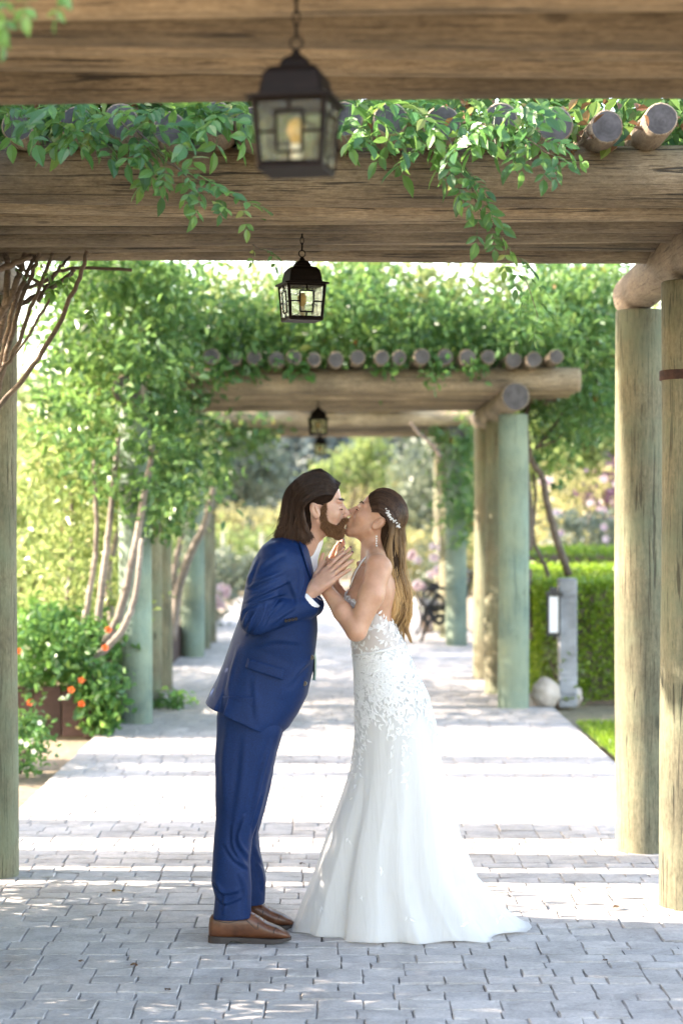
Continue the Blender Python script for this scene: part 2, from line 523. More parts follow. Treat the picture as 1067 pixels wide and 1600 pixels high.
# lawn at the right with a stone edge
def lawn_mat():
    t = NT('lawn_turf'); n = t.noise(t.coords(), 9, 5)
    t.base(t.ramp(n, [(0.3, (0.05, 0.11, 0.02)), (0.7, (0.13, 0.21, 0.04))])); t.set(Roughness=0.9); return t.m
M['lawn'] = lawn_mat()
lw = [(1.84, 9.2), (4.6, 9.2), (4.6, 15.2), (1.96, 15.2), (1.86, 14.0)]
lawn = build('lawn', [(x, y, -0.02) for x, y in lw], [tuple(range(5))], M['lawn'], smooth=False); lawn['kind'] = 'structure'
n = 26000
gx = rng.uniform(1.84, 4.4, n); gy = rng.uniform(9.3, 15.1, n)
C = np.stack([gx, gy, np.full(n, -0.02)], 1)
D = rng.normal(size=(n, 3)) * 0.4 + np.array([0, 0, 1])
Vg, Fg, Ag = leaf_arrays(C, D, rand_dirs(n), rng.uniform(0.03, 0.07, n), 0.008, rng.random(n))
gr = build('grass_blades', Vg, Fg, M['leaf_hedge'], lawn, smooth=False, attrs={'rnd': Ag}); gr['kind'] = 'stuff'

# ------------------------------------------------------------------ logs and pergolas
def log_mesh(L, r0, r1, seed, mats, n=18, seg=10, bow=0.012, rough=0.02):
    """round log along local X from 0 to L"""
    r = np.random.default_rng(seed)
    a = np.arange(n) * 2 * math.pi / n
    ph = r.uniform(0, 6.28, 6)
    V = []
    xs = np.concatenate([[0, 0.006], np.linspace(0.03, L - 0.03, seg), [L - 0.006, L]])
    for k, x in enumerate(xs):
        u = x / L
        rad = r0 + (r1 - r0) * u
        if k == 0 or k == len(xs) - 1: rad -= 0.006
        rr = rad * (1 + rough * np.sin(2 * a + ph[0] + 1.3 * u) + rough * 0.6 * np.sin(3 * a + ph[1] - 2 * u) + rough * 0.5 * np.sin(5 * a + ph[2] + 4 * u)
                    + rough * 0.7 * math.sin(9 * u + ph[3]))
        by = bow * math.sin(u * 3.14 + ph[4] * 0.2); bz = bow * math.sin(u * 5 + ph[5])
        V.append(np.stack([np.full(n, x), rr * np.cos(a) + by, rr * np.sin(a) + bz], 1))
    m = len(xs)
    F = []; mi = []
    for i in range(m - 1):
        for j in range(n):
            k = (j + 1) % n
            F.append((i * n + j, i * n + k, (i + 1) * n + k, (i + 1) * n + j)); mi.append(1 if i in (0, m - 2) and False else 0)
    F.append(tuple(range(n))[::-1]); mi.append(1)
    F.append(tuple((m - 1) * n + j for j in range(n))); mi.append(1)
    V = np.concatenate(V)
    me = mesh_np('log', V, F, mats, True, None, mi)
    # keep the cut ends crisp
    sm = np.ones(len(F), bool); sm[-2:] = False
    me.polygons.foreach_set('use_smooth', sm)
    return me
_ls = [0]
def log(name, a, b, r0, r1, mat, parent, end=None, **k):
    a = Vector(a); b = Vector(b); _ls[0] += 1
    L = (b - a).length
    me = log_mesh(L, r0, r1, _ls[0] * 7 + 1, [mat, end or M['end']], **k)
    o = obj(name, me, parent)
    o.location = a - parent.location
    o.rotation_mode = 'QUATERNION'
    o.rotation_quaternion = (b - a).to_track_quat('X', 'Z') if abs((b - a).normalized().z) < 0.9 else Matrix.Rotation(-math.pi / 2, 3, 'Y').to_quaternion()
    return o
def pergola(label, loc, posts, rails, beams, rafters, group='log pergolas along the walk'):
    t = empty('pergola', loc)
    tag(t, label, 'pergola', group)
    for (x, y, top, r, mt) in posts:
        log('post', (x, y, -0.03), (x, y, top), r * 1.02, r * 0.97, M[mt], t, bow=0.004, rough=0.012, n=24)
    for (x, y0, y1, z, r) in rails:
        log('rail', (x, y0, z), (x, y1, z), r, r * 0.95, M['rail'], t, n=24)
    for (y, x0, x1, z, r) in beams:
        log('beam', (x0, y, z + rng.normal(0, 0.016)), (x1, y, z + rng.normal(0, 0.016)), r * rng.uniform(0.93, 1.03), r * rng.uniform(0.93, 1.03), M['beam'], t, n=24, seg=26, rough=0.032, bow=0.009)
    for (x, y0, y1, z, r) in rafters:
        log('rafter', (x, y0, z), (x + rng.normal(0, 0.02), y1, z + rng.normal(0, 0.01)), r, r * 0.95, M['rail'], t, n=16, seg=6)
    return t
PR = 0.123
# pergola over the camera side
bz = 2.685
P0 = pergola('nearest timber pergola, its log beams out of focus across the top edge', (0, 4.6, 0),
    [(-1.62, 3.7, 2.54, PR, 'post'), (-1.62, 5.0, 2.54, PR, 'post'), (1.6, 3.7, 2.54, PR, 'post'), (1.6, 5.0, 2.54, PR, 'post')],
    [(-1.62, 3.5, 5.4, 2.645, 0.1), (1.6, 3.5, 5.4, 2.645, 0.1)],
    [(5.22 - 0.222 * k, -2.1, 2.1, bz + 0.107, 0.109) for k in range(7)],
    [(x, 3.6, 5.5, 2.95, 0.055) for x in np.arange(-1.9, 2.0, 0.19)])
# pergola round the couple
raf = [W(px, 190, 6.75)[0] for px in (30, 120, 195, 270, 340, 400, 470, 540, 610, 693, 780, 870, 950, 1032)]
P1 = pergola('timber pergola right above the couple with fresh green vine on its front edge', (0, 7.9, 0),
    [(1.33 + PR, gz(1425) + PR, 2.53, PR, 'post'), (1.335 + PR, gz(1335) + PR, 2.545, PR, 'post'), (1.47, 6.62, 2.53, PR, 'post'),
     (-1.38 - PR, gz(1375) + PR, 2.54, PR, 'post'), (-1.51, 7.3, 2.54, PR, 'post')],
    [(1.46, 6.3, gz(1335) + 0.42, 2.645, 0.108), (-1.51, 6.3, 9.2, 2.645, 0.108)],
    [(7.04 + 0.222 * k, -2.05, 2.05, 2.788, 0.109) for k in range(8)],
    [(x, 6.72 + rng.normal(0, 0.03), 9.0, 2.912, rng.uniform(0.055, 0.063)) for x in raf])
mb = MB(); mb.tube(spline([W(996, 366, 8.7), W(1003, 400, 8.85), W(1014, 440, 9.0), W(1020, 472, 9.1)], 10), 0.018, 8); mb.build('brace', M['bark'], P1, smooth=True)
mb = MB(); cx_, cy_ = 1.33 + PR, gz(1425) + PR
mb.lathe([(PR * 0.985 + 0.001, 2.13), (PR * 0.985 + 0.004, 2.132), (PR * 0.985 + 0.004, 2.168), (PR * 0.985 + 0.001, 2.17)], (cx_, cy_, 0), 28); mb.build('rust_band', simple('rusty_band', (0.05, 0.022, 0.016), 0.9, 0, 0.5, 30, 0.3), P1, smooth=True)
# second pergola
r2 = [W(px, 566, 15.3)[0] for px in (432, 461, 492, 526, 560, 598, 626, 662, 698, 732, 766, 807, 837, 873)] + [W(px, 566, 15.3)[0] for px in (330, 365, 398)]
P2 = pergola('second timber pergola behind the couple, beam end and rail end showing at right', (0, 17, 0),
    [(1.348 + PR, gz(1108) + PR, 2.375, PR, 'post_teal'), (1.34 + PR, gz(1085) + PR, 2.375, PR, 'post'), (1.345 + PR, gz(1062) + PR, 2.375, PR, 'post'),
     (-1.352 - PR, gz(1132) + PR, 2.375, PR, 'post_teal'), (-1.385 - PR, gz(1105) + PR, 2.375, PR, 'post'), (-1.41 - PR, gz(1081) + PR, 2.375, PR, 'post')],
    [(1.44, 15.55, 19.2, 2.475, 0.108), (-1.5, 14.6, 18.3, 2.475, 0.108)],
    [(15.75, -1.12, 1.96, 2.62, 0.098)] + [(15.98 + 0.215 * k, -1.95, 1.95, 2.63, 0.1) for k in range(14)],
    [(x, 15.4 + rng.normal(0, 0.03), 19.0, 2.775, rng.uniform(0.054, 0.064)) for x in r2])
# third pergola
r3 = [W(px, 632, 22.6)[0] for px in (470, 495, 517, 541, 563, 585, 603, 622, 643)]
P3 = pergola('third timber pergola farther down the walk, half hidden in leaves', (0, 23.5, 0),
    [(1.34 + PR, gz(1010) + PR, 2.41, PR, 'post_teal'), (1.34 + PR, gz(1010) + 1.5, 2.41, PR, 'post'), (1.34 + PR, gz(1010) + 2.9, 2.41, PR, 'post'),
     (-1.388 - PR, gz(1027) + PR, 2.41, PR, 'post_teal'), (-1.39 - PR, gz(1014) + PR, 2.41, PR, 'post'), (-1.394 - PR, gz(1004) + PR, 2.41, PR, 'post')],
    [(1.45, 22.9, 26.6, 2.51, 0.105), (-1.51, 21.4, 24.8, 2.51, 0.105)],
    [(22.9 + 0.5 * k, -1.95, 1.6, 2.65, 0.1) for k in range(7)],
    [(x, 22.55, 26.2, 2.80, 0.06) for x in r3])

# ------------------------------------------------------------------ lanterns
def metal_mat():
    t = NT('bronze_metal'); n = t.noise(t.coords(), 40, 4)
    t.base(t.ramp(n, [(0.3, (0.003, 0.002, 0.0016)), (0.7, (0.009, 0.005, 0.004))])); t.set(Roughness=0.6, Metallic=0.0); t.p.inputs['Specular IOR Level'].default_value = 0.12; t.bump(n, 0.2, 0.002); return t.m
def pane_mat():
    t = NT('seedy_glass')
    n = t.noise(t.coords(), 55, 3, 0.6)
    t.base((0.93, 0.9, 0.76)); t.set(Roughness=0.12, IOR=1.25); t.p.inputs['Transmission Weight'].default_value = 1.0
    t.bump(n, 0.6, 0.006)
    return t.m
M['bronze'] = metal_mat(); M['pane'] = pane_mat()
M['bulb'] = simple('amber_bulb', (0.5, 0.36, 0.14), 0.3, bump=0)
M['candle'] = simple('white_candle_sleeve', (0.75, 0.73, 0.66), 0.5, bump=0)
def lantern(loc, ztop, label, rot, s=1.0, chain=True):
    """loc: centre of the lantern's base"""
    x, y, z = loc
    t = empty('lantern', (x, y, z)); tag(t, label, 'lantern', 'lanterns hanging under the beams')
    t.rotation_euler.z = rot
    hw0, hw1, h = 0.062 * s, 0.072 * s, 0.135 * s    # half widths at foot and head
    fr = MB()
    cor = [(-1, -1), (1, -1), (1, 1), (-1, 1)]
    for (a, b) in cor:
        fr.tube([(a * hw0, b * hw0, 0.0), (a * hw1, b * hw1, h)], 0.0065 * s, 4)
    for zz, hw in ((0.004, hw0), (h, hw1)):
        for k in range(4):
            a, b = cor[k], cor[(k + 1) % 4]
            fr.tube([(a[0] * hw, a[1] * hw, zz), (b[0] * hw, b[1] * hw, zz)], 0.0075 * s, 4)
    fr.box((0, 0, -0.002), (hw0 * 2.15, hw0 * 2.15, 0.006))
    fr.build('frame', M['bronze'], t, local=True)
    for k in range(4):
        a = np.array([*cor[k], 0.0]); b = np.array([*cor[(k + 1) % 4], 0.0])
        def P(u, v):
            hw = hw0 + (hw1 - hw0) * v
            return (a * (1 - u) + b * u) * hw + np.array([0, 0, h * v])
        gl = [P(0.06, 0.05), P(0.94, 0.05), P(0.94, 0.95), P(0.06, 0.95)]
        nrm = np.cross(gl[1] - gl[0], gl[3] - gl[0]); nrm /= np.linalg.norm(nrm)
        V = [p - nrm * 0.0015 for p in gl] + [p + nrm * 0.0015 for p in gl]
        pn = build('pane', V, [(0, 3, 2, 1), (4, 5, 6, 7), (0, 1, 5, 4), (1, 2, 6, 5), (2, 3, 7, 6), (3, 0, 4, 7)], M['pane'], t, smooth=False, local=True)
        mb = MB(); r = 0.0032 * s
        q = [P(0.3, 0.2), P(0.7, 0.2), P(0.7, 0.8), P(0.3, 0.8)]
        for i in range(4): mb.tube([q[i] + nrm * 0.003, q[(i + 1) % 4] + nrm * 0.003], r, 4)
        for (p0, p1) in ((P(0.5, 0.8), P(0.5, 1)), (P(0.5, 0), P(0.5, 0.2)), (P(0, 0.5), P(0.3, 0.5)), (P(0.7, 0.5), P(1, 0.5))):
            mb.tube([p0 + nrm * 0.003, p1 + nrm * 0.003], r, 4)
        mb.build('muntin', M['bronze'], pn, local=True)
    # square bell-shaped roof
    prof = [(0.088, h), (0.088, h + 0.006), (0.066, h + 0.012), (0.0635, h + 0.03), (0.058, h + 0.055), (0.047, h + 0.068), (0.030, h + 0.073), (0.0275, h + 0.082), (0.021, h + 0.092), (0.010, h + 0.098), (0.006, h + 0.108)]
    V, F = [], []
    for i, (r, zz) in enumerate(prof):
        zz = h + (zz - h) * s; r = r * s
        c = r * 0.9
        V += [(-r, -c, zz), (-c, -r, zz), (c, -r, zz), (r, -c, zz), (r, c, zz), (c, r, zz), (-c, r, zz), (-r, c, zz)]
    for i in range(len(prof) - 1):
        for j in range(8):
            F.append((i * 8 + j, i * 8 + (j + 1) % 8, i * 8 + 8 + (j + 1) % 8, i * 8 + 8 + j))
    F.append(tuple(range(8))[::-1]); F.append(tuple((len(prof) - 1) * 8 + j for j in range(8)))
    build('roof', V, F, M['bronze'], t, smooth=False, local=True)
    mb = MB(); zt = h + 0.115 * s
    a = np.linspace(0, 2 * math.pi, 17)
    mb.tube(np.stack([np.cos(a) * 0.013 * s, 0 * a, zt + 0.008 + np.sin(a) * 0.013 * s], 1), 0.0024 * s, 6, cap=False)
    mb.build('ring', M['bronze'], t, smooth=True, local=True)
    zc = zt + 0.022 * s; k = 0
    mb = MB()
    while zc < ztop - z:
        a = np.linspace(0, 2 * math.pi, 13)
        c_, s_ = np.cos(a) * 0.0068 * s, np.sin(a) * 0.016 * s
        P = np.stack([c_, 0 * a, zc + 0.012 * s + s_], 1) if k % 2 else np.stack([0 * a, c_, zc + 0.012 * s + s_], 1)
        mb.tube(P, 0.0019 * s, 5, cap=False); zc += 0.0255 * s; k += 1
    if k: mb.build('chain', M['bronze'], t, smooth=True, local=True)
    mb = MB(); mb.lathe([(0.011 * s, 0.01), (0.011 * s, 0.052 * s)], (0, 0, 0), 10); mb.build('candle_sleeve', M['candle'], t, smooth=True, local=True)
    mb = MB(); mb.lathe([(0.006 * s, 0.052 * s), (0.017 * s, 0.07 * s), (0.019 * s, 0.085 * s), (0.012 * s, 0.102 * s), (0.003 * s, 0.108 * s)], (0, 0, 0), 12)
    mb.build('bulb', M['bulb'], t, smooth=True, local=True)
    return t
lantern(W(463, 266, 4.05), 2.69, 'large blurred bronze lantern hanging nearest at the top of the picture', math.radians(-11))
lantern(W(472, 500, 7.75), 2.69, 'sharp bronze lantern on a chain above the groom', math.radians(16))
lantern(W(497, 679, 17.2), 2.55, 'small blurred lantern under the second pergola', math.radians(8))
lantern(W(500, 711, 24.3), 2.57, 'smallest lantern, farthest away, just above the groom\'s hair', math.radians(5))
# ------------------------------------------------------------------ near vine with single leaves
def fine_leaflet(c, d, nrm, L, w):
    d = d / np.linalg.norm(d); s = np.cross(d, nrm); s /= np.linalg.norm(s) + 1e-9; nn = np.cross(s, d)
    st = [(0.0, 0.0), (0.2, 0.36), (0.45, 0.5), (0.72, 0.34), (1.0, 0.0)]
    V = [c + d * L * t - nn * L * 0.16 * t * t for t, _ in st]
    l = [V[i] + s * w * st[i][1] + nn * w * 0.12 for i in (1, 2, 3)]
    r = [V[i] - s * w * st[i][1] + nn * w * 0.12 for i in (1, 2, 3)]
    P = V + l + r
    F = [(0, 1, 5), (1, 2, 6, 5), (2, 3, 7, 6), (3, 4, 7), (0, 8, 1), (1, 8, 9, 2), (2, 9, 10, 3), (3, 10, 4)]
    return P, F
def compound(seed, npair=2):
    r = np.random.default_rng(seed)
    mb = MB(); A = []
    L = r.uniform(0.12, 0.16)
    rach = np.array([[L * t, 0, -0.25 * L * t * t] for t in np.linspace(0, 1, 4)])
    mb.tube(rach, [0.0012, 0.001, 0.0009, 0.0007], 3); A += [0.5] * 12
    base = r.uniform(0.05, 0.85)
    def put(t, dv, ll):
        p = np.array([L * t, 0, -0.25 * L * t * t])
        P, F = fine_leaflet(p, np.array(dv), np.array([r.normal(0, .25), r.normal(0, .25), 1.0]), ll, ll * r.uniform(0.46, 0.56))
        mb.add(P, F); A.extend([float(np.clip(base + r.normal(0, 0.12), 0, 1))] * len(P))
    for k in range(npair):
        t = 0.4 + 0.45 * k / max(1, npair - 1)
        ll = r.uniform(0.058, 0.076)
        put(t, (0.55, 0.85, -0.25 + r.normal(0, .15)), ll); put(t, (0.55, -0.85, -0.25 + r.normal(0, .15)), ll)
    put(1.0, (1, r.normal(0, .1), -0.35), r.uniform(0.07, 0.088))
    return mesh_np('leaf', np.concatenate(mb.v), mb.f, M['leaf_front'], False, {'rnd': A})
LEAFS = [compound(100 + k, 2 if k % 3 else 3) for k in range(9)]
def put_leaf(parent, p, d, roll, sc, k):
    o = obj('leaf', LEAFS[k % len(LEAFS)], parent)
    o.location = Vector(p) - parent.location
    o.rotation_mode = 'QUATERNION'
    q = Vector(d).to_track_quat('X', 'Z')
    o.rotation_quaternion = q @ Matrix.Rotation(roll, 3, 'X').to_quaternion()
    o.scale = (sc, sc, sc)
vine1 = empty('climbing_vine', (0, 6.9, 2.95)); tag(vine1, 'sharp green climbing vine spilling over the front beam above the couple', 'vine', 'vines on the pergolas')
vr = np.random.default_rng(21)
cnt = 0
dens = [(0, 35, 205), (60, 130, 205), (120, 200, 222), (190, 290, 255), (270, 350, 205), (330, 405, 215), (520, 560, 225), (560, 640, 225), (640, 740, 232), (720, 800, 205), (800, 850, 215)]
for (x0, x1, yb) in dens:
    for k in range(int((x1 - x0) / 6.6) + 1):
        px = vr.uniform(x0, x1); py = vr.triangular(140, 165, yb)
        Y = 6.58 + vr.uniform(-0.14, 0.14)
        d = np.array([vr.normal(0, 0.7), -0.55 + vr.normal(0, 0.4), -0.35 + vr.normal(0, 0.45)])
        put_leaf(vine1, W(px, py, Y), d, vr.normal(0, 0.5), vr.uniform(0.75, 1.1), cnt); cnt += 1
def spray(P, Y0, Y1, n, sc=0.8):
    global cnt
    Q = spline([W(px, py, Y0 + (Y1 - Y0) * i / (len(P) - 1)) for i, (px, py) in enumerate(P)], 24)
    stems = MB(); stems.tube(Q, np.linspace(0.0028, 0.0012, 24), 5); stems.build('stem', M['bark'], vine1, smooth=True)
    for k in range(n):
        i = int(2 + k * 21 / max(1, n - 1)); tdir = Q[min(23, i + 1)] - Q[i - 1]; tdir /= np.linalg.norm(tdir)
        side = np.cross(tdir, [0, 1, 0]) * (1 if k % 2 else -1)
        d = tdir * 0.6 + side * 0.55 + np.array([0, -0.45, -0.25]) + vr.normal(0, 0.15, 3)
        put_leaf(vine1, Q[i], d, vr.normal(0, 0.4), sc * vr.uniform(0.8, 1.1) * (1 - 0.35 * k / n), cnt); cnt += 1
spray([(190, 190), (235, 235), (290, 270), (340, 298), (395, 322)], 6.5, 6.35, 14, 0.85)
spray([(215, 205), (260, 245), (300, 285), (325, 312)], 6.45, 6.3, 8, 0.7)
spray([(700, 215), (730, 270), (745, 320), (770, 355), (800, 400), (822, 440), (840, 495)], 6.55, 6.6, 15, 0.8)
spray([(690, 225), (712, 262), (735, 290)], 6.5, 6.45, 5, 0.9)
spray([(810, 205), (850, 235), (880, 250)], 6.5, 6.42, 6, 0.85)
spray([(395, 382), (405, 388), (420, 392)], 7.0, 7.0, 3, 0.5)
# leaf mass and dead leaves lying on the roof behind the front edge
Pp, rn = clumps(boxvol(-2.1, 2.2, 6.85, 9.0, 2.93, 3.25), 420, 26, 0.09)
cloud('foliage', Pp, M['leaf_vine'], 0.075, vine1, rnd=rn)
Pp, rn = clumps(boxvol(-1.9, 2.1, 6.72, 7.0, 2.88, 3.02), 45, 7, 0.06)
cloud('dry_leaves', Pp, M['dry_leaf'], 0.042, vine1, rnd=rn)
# twisted stems and side curtain by the left post
vine1b = empty('climbing_vine', (-1.75, 8.3, 0)); tag(vine1b, 'twisted brown vine stems wrapped round the nearest left post', 'vine', 'vines on the pergolas')
mb = MB()
for P, Y, r in (([(-40, 680), (30, 600), (72, 540), (108, 472), (128, 425), (136, 392)], 8.35, 0.0105), ([(-20, 610), (18, 560), (52, 475), (72, 425), (85, 392)], 8.45, 0.0095),
                ([(-10, 640), (10, 560), (30, 480), (50, 430), (62, 392)], 8.5, 0.011), ([(-30, 480), (20, 478), (62, 462), (95, 440), (120, 420)], 8.6, 0.012),
                ([(-20, 455), (30, 452), (70, 440), (110, 420), (205, 421)], 8.7, 0.009), ([(-15, 520), (15, 470), (30, 430), (40, 395)], 8.4, 0.014),
                ([(-25, 430), (15, 415), (50, 400)], 8.3, 0.014), ([(-10, 560), (5, 500), (12, 440), (10, 395)], 8.45, 0.016), ([(-30, 700), (-5, 600), (8, 540), (25, 470), (55, 400)], 8.55, 0.012),
                ([(60, 470), (85, 430), (110, 400)], 8.5, 0.008), ([(5, 395), (40, 425), (75, 460), (60, 500), (20, 560)], 8.6, 0.007)):
    mb = MB()
    Q = spline([W(px, py, Y + 0.03 * math.sin(i)) for i, (px, py) in enumerate(P)], 22)
    Q += rng.normal(0, 0.003, Q.shape)
    mb.tube(Q, np.linspace(r * 1.15, r * 0.8, 22), 7)
    mb.build('stem', M['bark'], vine1b, smooth=True)
for (px, py, k) in ((92, 428, 1), (100, 432, 4), (112, 425, 2), (20, 415, 3), (60, 408, 5), (140, 470, 0)):
    put_leaf(vine1b, W(px, py, 8.45), (rng.normal(0, 0.5), -0.5, -0.6), rng.normal(0, 0.5), 0.6, k)
# side growth mostly left of the frame, placed and shaped to shade the couple
def curtain(n):
    P = np.stack([rng.uniform(-2.25, -1.64, n), rng.uniform(5.2, 8.5, n), rng.uniform(0.12, 3.75, n)], 1)
    keep = (np.sin(P[:, 1] * 5.1 + P[:, 2] * 3.3) + np.sin(P[:, 1] * 2.3 - P[:, 2] * 6.1 + 1) + rng.normal(0, 0.4, n)) > -1.45
    keep &= ~((P[:, 1] > 7.72) & (P[:, 2] > 1.1) & (P[:, 2] < 2.6))  # opening cut so sun reaches the near right post and walk
    return P[keep]
c = curtain(2300); k_ = np.repeat(np.arange(len(c)), 22)
Pp = c[k_] + rng.normal(size=(len(k_), 3)) * 0.075
Pp = Pp[(Pp[:, 0] < -1.58)]
zq = Pp[:, 2] - 0.488 * (-1.6 - Pp[:, 0])
Pp = Pp[~((Pp[:, 1] > 7.63) & (Pp[:, 1] < 7.86) & (zq > 1.95) & (zq < 2.55))]   # hole cut so sun reaches the far hands
cloud('foliage', Pp, M['leaf_vine'], 0.085, vine1b)
vine0 = empty('climbing_vine', (-0.9, 4.6, 2.9)); tag(vine0, 'blurred vine leaves on the nearest pergola in the top left corner', 'vine', 'vines on the pergolas')
Pp, rn = clumps(boxvol(-2.1, 2.1, 3.8, 5.1, 2.97, 3.2), 200, 24, 0.09)
cloud('foliage', Pp, M['leaf_vine'], 0.08, vine0, rnd=rn)
for (px, py, Y) in ((2, 20, 3.7), (-6, 40, 3.75), (8, 2, 3.7), (55, -14, 3.8), (110, 0, 3.75), (40, -16, 3.7)):
    put_leaf(vine0, W(px, py - 22, Y), (rng.normal(0, 0.3), -0.25, -0.9), rng.normal(0, 0.6), 0.48, px)

# ------------------------------------------------------------------ vines on the far pergolas
def trunk_tubes(parent, paths, mat, name='stem'):
    for P, Y, r in paths:
        mb = MB()
        Q = spline([W(px, py, Y if np.isscalar(Y) else Y[i]) for i, (px, py) in enumerate(P)], 20)
        Q += rng.normal(0, 0.003, Q.shape)
        mb.tube(Q, np.linspace(r, r * 0.6, 20), 8)
        mb.build(name, mat, parent, smooth=True)
vine2 = empty('climbing_vine', (-1.7, 15.5, 0)); tag(vine2, 'dense leafy vine covering the second pergola and its left posts', 'vine', 'vines on the pergolas')
trunk_tubes(vine2, [([(165, 1010), (196, 930), (225, 780), (240, 690)], 14.6, 0.035), ([(150, 1000), (168, 850), (185, 680)], 14.7, 0.03),
                    ([(125, 1010), (150, 860), (148, 720)], 14.8, 0.025), ([(140, 1040), (190, 985), (212, 930), (222, 840)], 14.4, 0.028),
                    ([(100, 990), (112, 860), (110, 700)], 15.6, 0.02), ([(180, 1000), (170, 900), (200, 800), (250, 700)], 15.3, 0.03),
                    ([(268, 1000), (280, 920), (300, 860), (320, 820), (335, 760)], 20.5, 0.05), ([(275, 960), (272, 900), (285, 830)], 20.6, 0.045)], M['bark_pale'])
def vol_left(n):
    y = rng.uniform(14.3, 17.5, n)
    px = rng.uniform(85, 300, n); lo = np.interp(px, [85, 130, 230, 260, 330], [690, 730, 830, 850, 700])
    py = rng.uniform(405, 1, n) if False else 405 + (lo - 405) * rng.random(n)
    return np.stack([(px - VX) * 15.4 / FPX - (y - 15.4) * 0.05, y, CAMH - (py - VY) * 15.4 / FPX], 1)
Pp, rn = clumps(vol_left, 620, 22, 0.11)
cloud('foliage', Pp, M['leaf_vine'], 0.082, vine2, rnd=np.clip(rn * 0.96, 0, 1))
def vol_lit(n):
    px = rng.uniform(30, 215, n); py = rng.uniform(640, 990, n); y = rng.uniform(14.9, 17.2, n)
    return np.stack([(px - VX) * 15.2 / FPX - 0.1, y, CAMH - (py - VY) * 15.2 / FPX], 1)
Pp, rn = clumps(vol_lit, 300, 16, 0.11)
cloud('foliage', Pp, M['leaf_sun'], 0.075, vine2, rnd=rn)  # bright patch on the same vine, made with the sunlit leaf colour
def vol_top(n):
    x = rng.uniform(-1.3, 2.1, n); y = rng.uniform(15.45, 19.3, n)
    zt = 3.32 + 0.16 * np.sin(x * 3.1 + 1) + 0.12 * np.sin(x * 7.3) + 0.06 * (y - 15.4)
    return np.stack([x, y, 2.83 + (zt - 2.83) * rng.random(n)], 1)
Pp, rn = clumps(vol_top, 680, 24, 0.12)
kp = ~((Pp[:, 1] < 15.42) & (Pp[:, 2] < 2.78) & (Pp[:, 0] > -0.35)); Pp = Pp[kp]; rn = rn[kp]
cloud('foliage', Pp, M['leaf_vine'], 0.08, vine2, rnd=rn)
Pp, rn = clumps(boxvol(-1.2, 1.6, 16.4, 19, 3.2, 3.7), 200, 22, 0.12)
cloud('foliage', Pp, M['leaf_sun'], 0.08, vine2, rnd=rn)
def vol_right(n):
    px = rng.uniform(850, 975, n); py = 405 + (np.interp(px, [850, 900, 975], [600, 690, 660]) - 405) * rng.random(n)
    y = rng.uniform(16.2, 18.6, n)
    return np.stack([(px - VX) * 17 / FPX, y, CAMH - (py - VY) * 17 / FPX], 1)
Pp, rn = clumps(vol_right, 230, 24, 0.12)
cloud('foliage', Pp, M['leaf_vine'], 0.08, vine2, rnd=rn)
for hx, n_, ln in ((680, 5, 0.2), (742, 4, 0.1), (598, 3, 0.08), (460, 4, 0.12), (395, 4, 0.12), (345, 7, 0.2)):
    b = W(hx, 560, 15.5)
    Pp, rn = clumps(lambda n: b + np.stack([rng.normal(0, 0.04, n), rng.normal(0, 0.05, n), -rng.random(n) * ln], 1), n_ * 2, 10, 0.05)
    cloud('foliage', Pp, M['leaf_front'], 0.06, vine2, rnd=rn)
vine2r = empty('climbing_vine', (1.95, 17.0, 0)); tag(vine2r, 'gnarled bare vine trunks twisting up behind the teal right post', 'vine', 'vines on the pergolas')
trunk_tubes(vine2r, [([(888, 900), (866, 830), (855, 790), (846, 745), (828, 715), (822, 660), (827, 610)], 17.2, 0.035), ([(862, 915), (845, 870), (832, 840), (836, 780), (834, 740)], 17.3, 0.02),
                     ([(826, 860), (828, 800), (822, 730), (830, 700)], 17.0, 0.03), ([(826, 870), (845, 880), (870, 872)], 17.1, 0.01), ([(836, 702), (855, 680), (875, 650), (880, 612)], 17.2, 0.014),
                     ([(842, 698), (868, 688), (880, 676)], 17.2, 0.011), ([(832, 1000), (822, 950), (826, 890)], 17.0, 0.05), ([(690, 715), (672, 692), (655, 678), (640, 660)], 22.5, 0.025)], M['bark'])
Pp, rn = clumps(lambda n: W(840, 650, 17.3) + rng.normal(0, 1, (n, 3)) * np.array([0.12, 0.2, 0.25]), 26, 14, 0.07)
cloud('foliage', Pp, M['leaf_vine'], 0.07, vine2r, rnd=rn)
vine3 = empty('climbing_vine', (0, 23.5, 2.8)); tag(vine3, 'blurred vine over the third pergola and hanging beside its right post', 'vine', 'vines on the pergolas')
for vol, n_ in ((boxvol(-1.9, 1.7, 22.8, 26, 2.9, 3.3), 260), (boxvol(-2.6, -1.25, 21.2, 24.5, 1.75, 3.2), 300), (boxvol(-1.25, -0.75, 22.6, 24, 2.35, 3.0), 60),
                (boxvol(1.25, 1.75, 22.75, 24.5, 2.2, 2.95), 60), (boxvol(1.42, 1.75, 23.0, 24.2, 1.2, 2.5), 60)):
    Pp, rn = clumps(vol, n_, 20, 0.12)
    cloud('foliage', Pp, M['leaf_vine'], 0.085, vine3, rnd=rn)
Pp, rn = clumps(boxvol(-2.3, -1.35, 19.6, 21.6, 1.5, 2.7), 130, 20, 0.12)
cloud('foliage', Pp, M['leaf_sun'], 0.08, vine3, rnd=rn)

